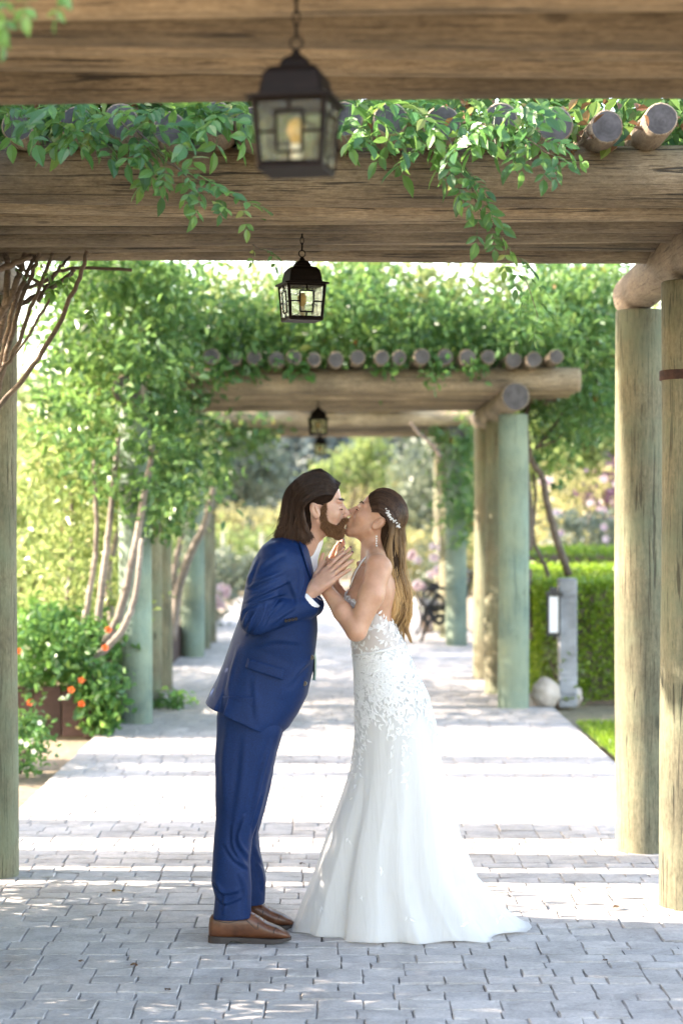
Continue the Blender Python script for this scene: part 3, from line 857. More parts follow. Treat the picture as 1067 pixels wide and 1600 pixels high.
# ------------------------------------------------------------------ planters, beds and shrubs on the left
M['planter'] = wood('brown_planter_board', (0.05, 0.027, 0.022), (0.10, 0.055, 0.045), stretch=6, crack_amt=0.3)
def planter(label, x0, x1, y0, y1, h, nb):
    t = empty('planter_box', ((x0 + x1) / 2, (y0 + y1) / 2, 0)); tag(t, label, 'planter', 'brown planter boxes along the walk')
    w = (x1 - x0) / nb
    for k in range(nb):
        mb = MB(); mb.box((x0 + (k + 0.5) * w, y0, h / 2 - 0.02), (w - 0.008, 0.03, h), bev=0.005); mb.build('board', M['planter'], t)
    nd = max(2, int((y1 - y0) / 0.22)); wd = (y1 - y0) / nd
    for k in range(nd):
        mb = MB(); mb.box((x1, y0 + 0.02 + (k + 0.5) * wd, h / 2 - 0.02), (0.03, wd - 0.008, h), bev=0.005); mb.build('board', M['planter'], t)
    mb = MB(); mb.box(((x0 + x1) / 2, (y0 + y1) / 2, h / 2 - 0.05), (x1 - x0 - 0.04, y1 - y0 - 0.04, h)); mb.build('soil', M['soil'], t)
    mb = MB(); mb.box((x1 - 0.01, y0 - 0.005, h / 2 - 0.01), (0.07, 0.07, h + 0.03), bev=0.006); mb.build('corner_post', M['planter'], t)
    return t
planter('brown board planter in front of the teal left post, under nasturtiums', -2.55, -1.72, 14.25, 17.8, 0.36, 4)
planter('farther brown planter beside the third pergola, seen past the left posts', -2.5, -1.66, 20.3, 24.0, 0.36, 4)
def shrub(name, label, cat, vol, n_clump, per, spread, mat, size, group=None, flowers=None, stem=True, updir=0.5):
    c = vol(200); base = c.mean(0)
    t = empty(name, (base[0], base[1], 0)); tag(t, label, cat, group)
    Pp, rn = clumps(vol, n_clump, per, spread)
    Pp = Pp[Pp[:, 2] > 0.01] if len(Pp) else Pp
    cloud('foliage', Pp, M[mat], size, t, rnd=rn[:len(Pp)], updir=updir)
    if stem:
        mb = MB()
        for k in range(7):
            e = c[k]
            mb.tube(spline([(base[0] + rng.normal(0, 0.05), base[1] + rng.normal(0, 0.05), -0.03), (base + e) / 2 * np.array([1, 1, 0.8]), e], 8), np.linspace(0.018, 0.005, 8), 5)
        mb.build('branches', M['bark'], t, smooth=True)
    if flowers:
        fm, nfl, fs, where = flowers
        for k in range(nfl):
            p = where(1)[0]
            mb = MB()
            m_ = 5
            for j in range(m_):
                a = j * 2 * math.pi / m_
                d = np.array([math.cos(a) * 0.8, -0.55 + 0.25 * math.sin(a), math.sin(a) * 0.8])
                P_, F_ = fine_leaflet(p, d, np.array([0, -1.0, 0.25]), fs, fs * 0.95)
                mb.add(P_, F_)
            o = build('flower', np.concatenate(mb.v), mb.f, M[fm], t, smooth=False, attrs={'rnd': np.full(mb.n, rng.random())})
    return t
def nasturtium(n):
    px = rng.uniform(10, 176, n); lo = np.interp(px, [10, 120, 140, 150, 190], [1072, 1066, 1085, 1140, 1120])
    hi = np.interp(px, [10, 60, 140, 190], [975, 965, 985, 1010]); py = hi + (lo - hi) * rng.random(n)
    Y = 14.12 + rng.random(n) * np.where(py > 1070, 0.1, 1.6)
    return np.stack([(px - VX) * 14.2 / FPX, Y, CAMH - (py - VY) * 14.2 / FPX], 1)
def nast_fl(n):
    L = [(128, 1063), (112, 1078), (48, 1098), (128, 1100), (170, 984), (165, 1012), (30, 1018), (178, 1022), (105, 972), (60, 985)]
    nast_fl.k = (getattr(nast_fl, 'k', -1) + 1) % len(L)
    return np.array([W(*L[nast_fl.k], 14.0)])
shrub('nasturtium', 'nasturtiums with round leaves and orange flowers overflowing the near brown planter', 'plant', nasturtium, 260, 16, 0.07, 'leaf_front', 0.075, flowers=('petal_orange', 7, 0.03, nast_fl), updir=0.25)
shrub('flowering_shrub', 'low shrub with small white flowers by the nearest left post', 'shrub',
      lambda n: np.stack([rng.uniform(-2.2, -1.76, n), rng.uniform(11.9, 12.7, n), rng.random(n) ** 0.8 * 0.32], 1), 110, 14, 0.05, 'leaf_front', 0.045,
      flowers=('petal_white', 9, 0.02, lambda n: np.array([[rng.uniform(-2.05, -1.72), rng.uniform(11.75, 12.0), rng.uniform(0.15, 0.36)]])))
shrub('ground_plant', 'low green weed at the foot of the left posts', 'plant', boxvol(-1.45, -1.15, 15.9, 16.2, 0.0, 0.1), 14, 12, 0.05, 'leaf_front', 0.06, stem=False)
shrub('ground_plant', 'small green plant growing between planter and teal post', 'plant', boxvol(-1.75, -1.6, 14.15, 14.5, 0.0, 0.45), 22, 12, 0.05, 'leaf_front', 0.06)
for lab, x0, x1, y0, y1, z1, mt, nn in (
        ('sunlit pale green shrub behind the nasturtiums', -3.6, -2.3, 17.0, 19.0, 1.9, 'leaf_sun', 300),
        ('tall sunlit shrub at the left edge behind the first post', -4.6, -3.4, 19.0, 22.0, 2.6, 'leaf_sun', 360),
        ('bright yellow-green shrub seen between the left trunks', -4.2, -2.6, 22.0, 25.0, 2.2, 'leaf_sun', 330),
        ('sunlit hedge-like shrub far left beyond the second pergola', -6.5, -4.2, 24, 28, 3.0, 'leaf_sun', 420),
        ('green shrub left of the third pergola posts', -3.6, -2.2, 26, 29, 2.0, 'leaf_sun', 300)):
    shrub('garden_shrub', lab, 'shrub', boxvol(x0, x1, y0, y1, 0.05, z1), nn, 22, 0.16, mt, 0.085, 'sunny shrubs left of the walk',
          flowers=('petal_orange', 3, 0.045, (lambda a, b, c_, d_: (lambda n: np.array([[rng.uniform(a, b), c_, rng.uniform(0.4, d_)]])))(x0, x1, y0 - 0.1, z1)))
shrub('flowering_shrub', 'pink flowering bush at the far left edge of the walk', 'shrub', ellvol((-1.75, 27.5, 0.35), (0.5, 0.5, 0.35)), 60, 16, 0.08, 'leaf_grey', 0.07,
      flowers=('petal_pink', 14, 0.08, lambda n: np.array([[rng.uniform(-1.9, -1.4), 27.0, rng.uniform(0.15, 0.6)]])))

# ------------------------------------------------------------------ right side: hedges, light post, boulders, bench, shrubs
def hedge(label, x0, x1, y0, y1, h, n_, size=0.038, mat='leaf_hedge', cat='hedge'):
    t = empty('clipped_hedge', ((x0 + x1) / 2, (y0 + y1) / 2, 0)); tag(t, label, cat, 'clipped hedges on the right')
    mb = MB(); mb.box(((x0 + x1) / 2, (y0 + y1) / 2, h / 2 - 0.05), (x1 - x0 - 0.1, y1 - y0 - 0.1, h - 0.02)); mb.build('twigs', M['bark'], t)
    A = [(x1 - x0) * h, (y1 - y0) * h, (x1 - x0) * (y1 - y0)]
    L = []
    for k, a in enumerate(A):
        m = int(n_ * a / sum(A)); u = rng.random(m); v = rng.random(m); e = rng.normal(0, 0.022, m) - 0.01
        if k == 0: L.append(np.stack([x0 + (x1 - x0) * u, y0 - e, h * v], 1))
        if k == 1: L.append(np.stack([x0 - e, y0 + (y1 - y0) * u, h * v], 1))
        if k == 2: L.append(np.stack([x0 + (x1 - x0) * u, y0 + (y1 - y0) * v, h + e], 1))
    cloud('foliage', np.concatenate(L), M[mat], size, t, droop=-0.1, updir=0.2, aspect=0.6)
    return t
hedge('tall clipped green hedge right behind the wooden light post', 1.74, 4.2, 16.75, 17.9, 0.98, 26000)
hedge('long low clipped hedge behind the tall hedge', 1.9, 6.0, 20.2, 21.0, 1.0, 13000, 0.05)
hedge('farthest low clipped hedge in front of the pink flowers', 2.0, 7.5, 23.5, 24.3, 1.12, 11000, 0.055)
M['lightpost'] = wood('grey_painted_timber', (0.30, 0.31, 0.33), (0.46, 0.47, 0.5), stretch=8, crack_amt=0.3)
M['black'] = simple('black_metal', (0.03, 0.03, 0.033), 0.4, 0.3, 0.2, 40)
M['opal'] = simple('opal_glass', (0.75, 0.75, 0.78), 0.25, 0, 0.04, 10, 0)
lp = empty('light_post', W(887, 1102, gz(1102))); tag(lp, 'grey wooden bollard post with a small light box on its left side', 'light post')
yl = gz(1102)
b0 = W(887, 1102, yl)
mb = MB(); mb.box((b0[0], b0[1] + 0.07, 0.51), (0.15, 0.14, 1.06), bev=0.012)
lp_post = mb.build('post', M['lightpost'], lp)
lx = W(864, 960, yl - 0.02)
mb = MB(); mb.box((lx[0], lx[1], lx[2]), (0.085, 0.07, 0.30), bev=0.006); lb = mb.build('opal_pane', M['opal'], lp)
mb = MB()
for sx in (-1, 1):
    for sy in (-1, 1): mb.box((lx[0] + sx * 0.046, lx[1] + sy * 0.037, lx[2]), (0.013, 0.013, 0.33))
mb.box((lx[0], lx[1], lx[2] - 0.165), (0.105, 0.088, 0.02)); mb.box((lx[0], lx[1], lx[2] + 0.17), (0.115, 0.1, 0.03)); mb.box((lx[0], lx[1], lx[2] + 0.2), (0.06, 0.06, 0.04))
mb.box((lx[0] + 0.05, lx[1] + 0.03, lx[2] + 0.16), (0.06, 0.03, 0.03))
mb.build('light_frame', M['black'], lp)
M['rock'] = simple('pale_boulder', (0.42, 0.36, 0.31), 0.9, 0, 0.3, 7, 0.8)
def boulder(c, rad, label, seed):
    r = np.random.default_rng(seed); n = 26; m = 14
    V = []
    for i in range(m + 1):
        th = math.pi * i / m
        for j in range(n):
            ph = 2 * math.pi * j / n
            d = np.array([math.sin(th) * math.cos(ph), math.sin(th) * math.sin(ph), math.cos(th)])
            k = 1 + 0.1 * math.sin(3 * d[0] + seed) + 0.08 * math.sin(5 * d[1] + 2 * d[2] + seed) + 0.05 * math.sin(9 * d[2] + 4 * d[0])
            V.append(np.array(c) + d * np.array(rad) * k)
    F = [(i * n + j, (i + 1) * n + j, (i + 1) * n + (j + 1) % n, i * n + (j + 1) % n) for i in range(m) for j in range(n)]
    o = build('boulder', np.array(V) - np.array(c), F, M['rock'], smooth=True, loc=c); tag(o, label, 'boulder', 'boulders at the light post')
p = W(854, 1105, gz(1105)); boulder((p[0], p[1] + 0.1, 0.1), (0.125, 0.12, 0.125), 'round pale boulder between the teal post and the light post', 2)
p = W(893, 1103, gz(1104)); boulder((p[0] + 0.03, p[1] + 0.28, 0.06), (0.085, 0.08, 0.09), 'pale boulder partly hidden behind the light post', 5)
shrub('ground_plant', 'small light green plant beside the light post foot', 'plant', boxvol(1.78, 2.0, 16.3, 16.6, 0.02, 0.45), 30, 12, 0.04, 'leaf_sun', 0.045)
# cast-iron bench behind the third pergola's right post
bn = empty('garden_bench', (1.32, 24.6, 0)); tag(bn, 'ornate black metal bench showing beside the farther right post', 'bench')
def bench_end(y):
    mb = MB()
    for P, r in (([(1.08, y, 0.0), (1.14, y, 0.18), (1.12, y, 0.36), (1.18, y, 0.46)], 0.022), ([(1.62, y, 0.0), (1.56, y, 0.2), (1.6, y, 0.42), (1.7, y, 0.85)], 0.022),
                 ([(1.12, y, 0.42), (1.35, y, 0.40), (1.6, y, 0.42)], 0.028), ([(1.12, y, 0.42), (1.10, y, 0.55), (1.18, y, 0.66), (1.4, y, 0.64), (1.64, y, 0.66)], 0.024),
                 ([(1.14, y, 0.2), (1.25, y, 0.3), (1.4, y, 0.3), (1.56, y, 0.2)], 0.03), ([(1.2, y, 0.44), (1.28, y, 0.58), (1.38, y, 0.48), (1.48, y, 0.6), (1.56, y, 0.46)], 0.025),
                 ([(1.18, y, 0.36), (1.3, y, 0.22), (1.42, y, 0.36)], 0.03)):
        mb.tube(spline(P, 14), r, 6)
    mb.build('side_frame', M['black'], bn, smooth=True)
bench_end(24.1); bench_end(25.4)
for k in range(6):
    mb = MB(); mb.box((1.2 + k * 0.075, 24.75, 0.445), (0.06, 1.4, 0.025), bev=0.005); mb.build('slat', M['black'], bn)
for k in range(4):
    mb = MB(); mb.box((1.63 + k * 0.022, 24.75, 0.55 + k * 0.09), (0.025, 1.4, 0.065), bev=0.005); mb.build('slat', M['black'], bn)
shrub('flowering_shrub', 'pale pink flowering plant above the black bench', 'shrub', ellvol((1.25, 25.8, 0.7), (0.3, 0.3, 0.5)), 30, 12, 0.08, 'leaf_grey', 0.06,
      flowers=('petal_pink', 16, 0.07, lambda n: np.array([[rng.uniform(0.98, 1.45), 25.3, rng.uniform(0.55, 1.25)]])))
shrub('flowering_shrub', 'dark rose bush with pink blooms above the hedges', 'shrub', boxvol(3.0, 5.2, 25.6, 27, 0.7, 1.5), 190, 20, 0.12, 'leaf_grey', 0.085,
      flowers=('petal_pink', 14, 0.06, lambda n: np.array([[rng.uniform(2.8, 5.0), 25.4, rng.uniform(0.8, 1.6)]])))
shrub('flowering_shrub', 'pink flowering bush behind the vine trunks', 'shrub', boxvol(3.0, 5.0, 29, 31, 0.8, 2.1), 130, 20, 0.14, 'leaf_yellow', 0.1,
      flowers=('petal_pink', 18, 0.07, lambda n: np.array([[rng.uniform(3.0, 5.0), 28.8, rng.uniform(0.9, 2.1)]])))
shrub('purple_shrub', 'dark purple-leaved shrub beside the right foreground posts', 'shrub', ellvol((4.7, 29.5, 1.7), (0.9, 0.8, 0.8)), 120, 18, 0.14, 'leaf_purple', 0.11)

# ------------------------------------------------------------------ trees and far planting
def tree(name, label, x, y, h, crown, n_, per, spread, mat, size, trunk_r=0.12, group=None):
    t = empty(name, (x, y, 0)); tag(t, label, 'tree', group)
    mb = MB()
    cz = crown[0][2]
    mb.tube(spline([(x, y, -0.05), (x + rng.normal(0, .08), y, h * 0.25), (x + rng.normal(0, .12), y, h * 0.55), (x, y, h * 0.85)], 10), np.linspace(trunk_r, trunk_r * 0.3, 10), 8)
    for (cx, cy_, cz, rx, ry, rz) in crown:
        for k in range(3):
            e = np.array([cx, cy_, cz]) + rng.normal(0, 0.4, 3) * np.array([rx, ry, rz])
            mb.tube(spline([(x, y, h * rng.uniform(0.25, 0.5)), (np.array([x, y, h * 0.5]) + e) / 2, e], 8), np.linspace(trunk_r * 0.5, 0.015, 8), 6)
    mb.build('trunk', M['bark'], t, smooth=True)
    Ps, Rs = [], []
    for (cx, cy_, cz, rx, ry, rz) in crown:
        Pp, rn = clumps(ellvol((cx, cy_, cz), (rx, ry, rz), 0.35), n_ // len(crown), per, spread); Ps.append(Pp); Rs.append(rn)
    cloud('crown', np.concatenate(Ps), M[mat], size, t, rnd=np.concatenate(Rs))
    return t
FG = 'trees beyond the garden'
tree('tree', 'pale sunlit tree above the right hedges', 4.6, 33, 4.6, [(4.6, 33, 3.2, 1.7, 1.4, 1.3), (3.4, 32.5, 2.6, 1.0, 1, 0.8), (5.8, 33, 3.9, 1.3, 1.2, 1.0)], 520, 22, 0.24, 'leaf_sun', 0.14, group=FG)
tree('tree', 'tall sunny tree filling the gap left of the right posts', 6.5, 40, 7, [(6.5, 40, 5, 2.6, 2, 2.2), (4.4, 40, 4.2, 1.6, 1.4, 1.5)], 520, 22, 0.3, 'leaf_sun', 0.18, group=FG)
tree('tree', 'grey-green olive-like tree right of the bride\'s head', 2.55, 44, 4.2, [(2.5, 44, 2.6, 1.3, 1.3, 1.5), (1.9, 43.5, 1.4, 0.9, 0.8, 0.9), (3.4, 44, 2.0, 0.9, 0.8, 1.2)], 360, 22, 0.22, 'leaf_grey', 0.14, group=FG)
tree('tree', 'slender pale-leaved sapling above the groom and the bride', 0.35, 39, 2.6, [(0.25, 39, 2.3, 0.28, 0.3, 0.55), (0.62, 39, 2.6, 0.2, 0.25, 0.6), (-0.2, 39, 2.2, 0.18, 0.2, 0.25), (0.9, 39, 2.5, 0.2, 0.2, 0.6)], 110, 16, 0.11, 'leaf_sun', 0.11, 0.02, FG)
tree('tree', 'golden yellow tree behind the bride\'s head', 1.35, 47, 3.2, [(1.3, 47, 1.75, 1.0, 0.9, 0.9), (2.1, 47, 1.3, 0.8, 0.8, 0.7)], 230, 20, 0.2, 'leaf_yellow', 0.14, 0.08, FG)
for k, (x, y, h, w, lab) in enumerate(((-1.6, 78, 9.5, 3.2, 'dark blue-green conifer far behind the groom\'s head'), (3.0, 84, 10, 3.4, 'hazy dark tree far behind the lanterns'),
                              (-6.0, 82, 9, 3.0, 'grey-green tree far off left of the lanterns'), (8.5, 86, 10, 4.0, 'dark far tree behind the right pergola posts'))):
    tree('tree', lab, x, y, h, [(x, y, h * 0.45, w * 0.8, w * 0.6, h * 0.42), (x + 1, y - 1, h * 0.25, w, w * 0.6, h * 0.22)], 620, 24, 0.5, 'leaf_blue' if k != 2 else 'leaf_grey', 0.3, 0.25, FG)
for k, (x, y, lab) in enumerate(((-4.2, 58, 'pale green round tree above the yellow vine rows'), (-8, 52, 'sunlit tree beyond the left shrubs'), (-11, 60, 'broad tree far left beyond the shrubs'))):
    tree('tree', lab, x, y, 5.5, [(x, y, 3.4, 2.2, 1.8, 1.8), (x + 1.2, y, 2.6, 1.5, 1.2, 1.2)], 420, 22, 0.32, 'leaf_grey' if k == 0 else 'leaf_sun', 0.2, 0.12, FG)
for k, (lab, x0, x1, y, h, mt) in enumerate((('golden row of vines across the end of the garden', -7, 3.2, 48, 1.55, 'leaf_yellow'), ('yellow-green row of bushes behind the groom', -6, -0.2, 40, 1.15, 'leaf_sun'),
                                ('green bushes closing the end of the walk', -5.5, -1.2, 37.2, 0.75, 'leaf_grey'), ('dry grassy bushes at the end of the walk beside the bride', 0.6, 5.0, 37.6, 1.1, 'leaf_yellow'))):
    shrub('bush_row', lab, 'bushes', boxvol(x0, x1, y, y + 1.4, 0.05, h), int(60 * (x1 - x0)), 20, 0.14, mt, 0.12, 'bush rows at the end of the garden')
# wire fence on thin posts left behind the groom
fe = empty('wire_fence', (-1.6, 38.6, 0)); tag(fe, 'thin wire fence on pale posts behind the groom\'s back', 'fence')
M['pale'] = simple('pale_post', (0.45, 0.42, 0.36), 0.8)
for k in range(9):
    mb = MB(); mb.box((-3.6 + k * 0.75, 38.6, 0.55), (0.06, 0.06, 1.2), bev=0.01); mb.build('post', M['pale'], fe)
for k in range(4):
    mb = MB(); mb.tube([(-3.6, 38.56, 0.25 + k * 0.28), (2.4, 38.56, 0.25 + k * 0.28)], 0.006, 5); mb.build('wire', M['black'], fe)
# unseen trees left of the frame, set so their trunks shade the walk
tree('tree', 'unseen tree left of the frame, crown spread to cut sky light on the gap', -3.3, 10.10, 6.2, [(-1.4, 10.3, 6.7, 2.6, 1.9, 1.2), (1.4, 10.4, 6.9, 2.4, 1.9, 1.1)], 1300, 20, 0.32, 'leaf_vine', 0.2, 0.33, FG)  # wide crown added above the gap to hold back sky light
tree('tree', 'slimmer garden tree left of the frame by the nearest left post', -3.2, 9.24, 6.2, [(-3.2, 9.24, 5.6, 1.0, 1.0, 0.9)], 130, 22, 0.2, 'leaf_sun', 0.12, 0.25, FG)
tree('tree', 'second unseen tree left of the frame, crown spread to cut sky light', -3.6, 12.92, 6.2, [(-1.5, 13.3, 6.9, 2.6, 2.0, 1.2), (1.5, 13.2, 7.0, 2.5, 2.0, 1.1)], 1300, 20, 0.32, 'leaf_vine', 0.2, 0.33, FG)  # another added crown, dims the open walk before the second pergola
tree('tree', 'thin garden tree left of the frame before the second pergola', -3.9, 12.2, 6.2, [(-3.9, 12.2, 5.6, 1.0, 1.0, 0.9)], 130, 22, 0.2, 'leaf_sun', 0.12, 0.18, FG)
# distant wooded hill
nh = 60
hx = np.linspace(-260, 260, nh)
V = [(x, 240, -1) for x in hx] + [(x, 290, 12 + 5 * math.sin(x * 0.03 + 1) + 3 * math.sin(x * 0.11)) for x in hx]
hm = simple('wooded_hill', (0.08, 0.11, 0.08), 1.0, 0, 0.4, 0.15, 0)
h_ = build('hill', V, [(i, i + 1, nh + i + 1, nh + i) for i in range(nh - 1)], hm); h_['kind'] = 'structure'

# ------------------------------------------------------------------ fallen leaves on the pavers
for (px, py, lab, s_) in ((174, 1396, 'small orange-brown leaf fallen on the pavers left of the groom', 0.05), (122, 1506, 'tiny brown leaf on the pavers at lower left', 0.03), (203, 1512, 'curled brown leaf fallen in front of the groom\'s shoes', 0.03),
                     (467, 1353, 'yellow leaf lying between the couple\'s feet in the light', 0.035), (957, 1422, 'pale fallen leaf at the foot of the nearest right post', 0.05), (257, 1551, 'dark crumpled leaf near the bottom edge', 0.025), (940, 1504, 'small dark leaf on the pavers right of the gown', 0.02)):
    Y = gz(py); p = W(px, py, Y)
    P_, F_ = fine_leaflet(np.array([0, 0, 0.004]), np.array([1, rng.normal(0, .5), 0.12]), np.array([0, 0, 1.0]), s_, s_ * 0.6)
    P_ = np.array(P_); P_[:, 2] += rng.random(len(P_)) * 0.008
    o = build('fallen_leaf', P_, F_, M['dry_leaf'], smooth=False, attrs={'rnd': np.full(len(P_), rng.random())}, loc=(p[0], p[1], 0.002))
    tag(o, lab, 'leaf', 'fallen leaves on the walk')
# ------------------------------------------------------------------ implicit surfaces for the two people
class Field:
    def __init__(s, lo, hi, h):
        s.lo = np.array(lo, float); s.h = h
        s.n = np.ceil((np.array(hi) - s.lo) / h).astype(int) + 1
        s.ax = [(s.lo[i] + h * np.arange(s.n[i])).astype(np.float32) for i in range(3)]
        s.D = np.full(s.n, 1.0, np.float32)
    def sub(s, lo, hi):
        a = np.clip(np.floor((np.array(lo) - s.lo) / s.h).astype(int), 0, s.n)
        b = np.clip(np.ceil((np.array(hi) - s.lo) / s.h).astype(int) + 1, 0, s.n)
        if np.any(b <= a): return None
        sl = tuple(slice(a[i], b[i]) for i in range(3))
        return sl, s.ax[0][sl[0]][:, None, None], s.ax[1][sl[1]][None, :, None], s.ax[2][sl[2]][None, None, :]
    def merge(s, sl, d, k, op='add'):
        D = s.D[sl]
        if op == 'add':
            if k > 0:
                q = np.clip(0.5 + 0.5 * (D - d) / k, 0, 1); s.D[sl] = D + (d - D) * q - k * q * (1 - q)
            else: s.D[sl] = np.minimum(D, d)
        elif op == 'cut':
            d = -d
            if k > 0:
                q = np.clip(0.5 + 0.5 * (d - D) / k, 0, 1); s.D[sl] = D + (d - D) * q + k * q * (1 - q)
            else: s.D[sl] = np.maximum(D, d)
    def cone(s, a, b, ra, rb, k=0.01, op='add'):
        a = np.array(a, float); b = np.array(b, float); m = max(ra, rb) + k + 0.012
        r = s.sub(np.minimum(a, b) - m, np.maximum(a, b) + m)
        if r is None: return
        sl, X, Y, Z = r; ba = b - a; L2 = ba @ ba + 1e-12
        t = np.clip(((X - a[0]) * ba[0] + (Y - a[1]) * ba[1] + (Z - a[2]) * ba[2]) / L2, 0, 1)
        d = np.sqrt((X - a[0] - t * ba[0]) ** 2 + (Y - a[1] - t * ba[1]) ** 2 + (Z - a[2] - t * ba[2]) ** 2) - (ra + t * (rb - ra))
        s.merge(sl, d, k, op)
    def chain(s, P, R, k=0.01, op='add'):
        for i in range(len(P) - 1): s.cone(P[i], P[i + 1], R[i], R[i + 1], k, op)
    def ell(s, c, r, k=0.01, B=None, op='add'):
        c = np.array(c, float); r = np.array(r, float); B = np.eye(3) if B is None else np.asarray(B)   # rows of B: local axes
        m = (np.abs(B).T @ r) + k + 0.012
        q = s.sub(c - m, c + m)
        if q is None: return
        sl, X, Y, Z = q; X = X - c[0]; Y = Y - c[1]; Z = Z - c[2]
        u = [(X * B[i][0] + Y * B[i][1] + Z * B[i][2]) for i in range(3)]
        k0 = np.sqrt((u[0] / r[0]) ** 2 + (u[1] / r[1]) ** 2 + (u[2] / r[2]) ** 2)
        k1 = np.sqrt((u[0] / r[0] ** 2) ** 2 + (u[1] / r[1] ** 2) ** 2 + (u[2] / r[2] ** 2) ** 2) + 1e-9
        s.merge(sl, k0 * (k0 - 1) / k1, k, op)
    def loft(s, Yr, e, back, front, tau, yc, hw, n=2.3, k=0.02, op='add', cap=True):
        """cross sections stacked along a slanted axis; outlines in photograph pixels at depth Yr"""
        sc = FPX / Yr; ex, ey = e
        f = lambda P: (np.array([ex * p[0] + ey * p[1] for p in P]), np.array([-ey * p[0] + ex * p[1] for p in P]))
        sb, tb = f(back); sf, tf = f(front)
        sl = tuple(slice(0, m) for m in s.n)
        px = VX + s.ax[0] * sc; py = VY - (s.ax[2] - CAMH) * sc
        PX, PY = np.meshgrid(px, py, indexing='ij')
        T = -ey * PX + ex * PY; S = ex * PX + ey * PY
        o1 = np.argsort(tb); o2 = np.argsort(tf)
        B_ = np.interp(T, tb[o1], sb[o1]); F_ = np.interp(T, tf[o2], sf[o2])
        c = ((B_ + F_) / 2); a = np.maximum((F_ - B_) / 2 / sc, 0.004)
        w = np.interp(T, tau, hw); y0 = np.interp(T, tau, yc)
        u = np.abs((S - c) / sc) / a
        v = np.abs(s.ax[1][None, None, :] - y0[:, :, None]) / w[:, :, None]
        r = (u[:, :, None] ** n + v ** n) ** (1 / n)
        d = (r - 1) * np.minimum(a, w)[:, :, None]
        if cap:
            d = np.maximum(d, ((tau[0] - T) / sc)[:, :, None]); d = np.maximum(d, ((T - tau[-1]) / sc)[:, :, None])
        s.merge(sl, np.ascontiguousarray(d.transpose(0, 2, 1)).astype(np.float32), k, op)
    def wob(s, amp, freq, seed=0):
        r = np.random.default_rng(seed)
        X, Y, Z = s.ax[0][:, None, None], s.ax[1][None, :, None], s.ax[2][None, None, :]
        for i in range(4):
            d = r.normal(size=3); d *= freq * (0.7 + 0.4 * i) / np.linalg.norm(d); p = r.uniform(0, 6.28)
            s.D += (amp / (1 + 0.5 * i) * np.sin(X * d[0] + Y * d[1] + Z * d[2] + p)).astype(np.float32)
    def mesh(s, relax=1):
        D = s.D; S = D < 0
        n = np.array(D.shape) - 1
        c = np.zeros(n, np.int8)
        for i in (0, 1):
            for j in (0, 1):
                for k in (0, 1): c += S[i:n[0] + i, j:n[1] + j, k:n[2] + k]
        act = (c > 0) & (c < 8)
        I = np.argwhere(act); idx = np.full(n, -1, np.int64); idx[act] = np.arange(len(I))
        acc = np.zeros((len(I), 3)); cnt = np.zeros(len(I))
        cor = [(i, j, k) for i in (0, 1) for j in (0, 1) for k in (0, 1)]
        for a in cor:
            for ax in range(3):
                if a[ax]: continue
                b = list(a); b[ax] = 1
                da = D[I[:, 0] + a[0], I[:, 1] + a[1], I[:, 2] + a[2]]; db = D[I[:, 0] + b[0], I[:, 1] + b[1], I[:, 2] + b[2]]
                m = (da < 0) != (db < 0)
                t = np.where(m, da / np.where(m, da - db, 1), 0)
                p = np.tile(np.array(a, float), (len(I), 1)); p[:, ax] += t
                acc[m] += p[m]; cnt[m] += 1
        V = s.lo + s.h * (I + acc / cnt[:, None])
        F = []
        for ax in range(3):
            o1, o2 = [(1, 2), (2, 0), (0, 1)][ax]
            sa = [slice(None)] * 3; sb = [slice(None)] * 3; sa[ax] = slice(0, -1); sb[ax] = slice(1, None)
            ch = S[tuple(sa)] != S[tuple(sb)]
            E = np.argwhere(ch)
            E = E[(E[:, o1] > 0) & (E[:, o2] > 0) & (E[:, o1] < n[o1]) & (E[:, o2] < n[o2])]
            if len(E) == 0: continue
            q = []
            for (d1, d2) in ((0, 0), (1, 0), (1, 1), (0, 1)):
                G = E.copy(); G[:, o1] -= d1; G[:, o2] -= d2; q.append(idx[G[:, 0], G[:, 1], G[:, 2]])
            Q = np.stack(q, 1); ins = S[E[:, 0], E[:, 1], E[:, 2]]
            Q[~ins] = Q[~ins][:, ::-1]
            F.append(Q[:, ::1])
        F = np.concatenate(F); F = F[(F >= 0).all(1)]
        for _ in range(relax):
            A = np.zeros_like(V); N = np.zeros(len(V))
            for i in range(4):
                a, b = F[:, i], F[:, (i + 1) % 4]
                np.add.at(A, a, V[b]); np.add.at(N, a, 1); np.add.at(A, b, V[a]); np.add.at(N, b, 1)
            ok = N > 0
            V[ok] = 0.5 * V[ok] + 0.5 * A[ok] / N[ok][:, None]
        return V, F
def vnormals(V, F):
    n = np.cross(V[F[:, 2]] - V[F[:, 0]], V[F[:, 3]] - V[F[:, 1]])
    N = np.zeros_like(V)
    for i in range(4): np.add.at(N, F[:, i], n)
    return N / (np.linalg.norm(N, axis=1)[:, None] + 1e-12)
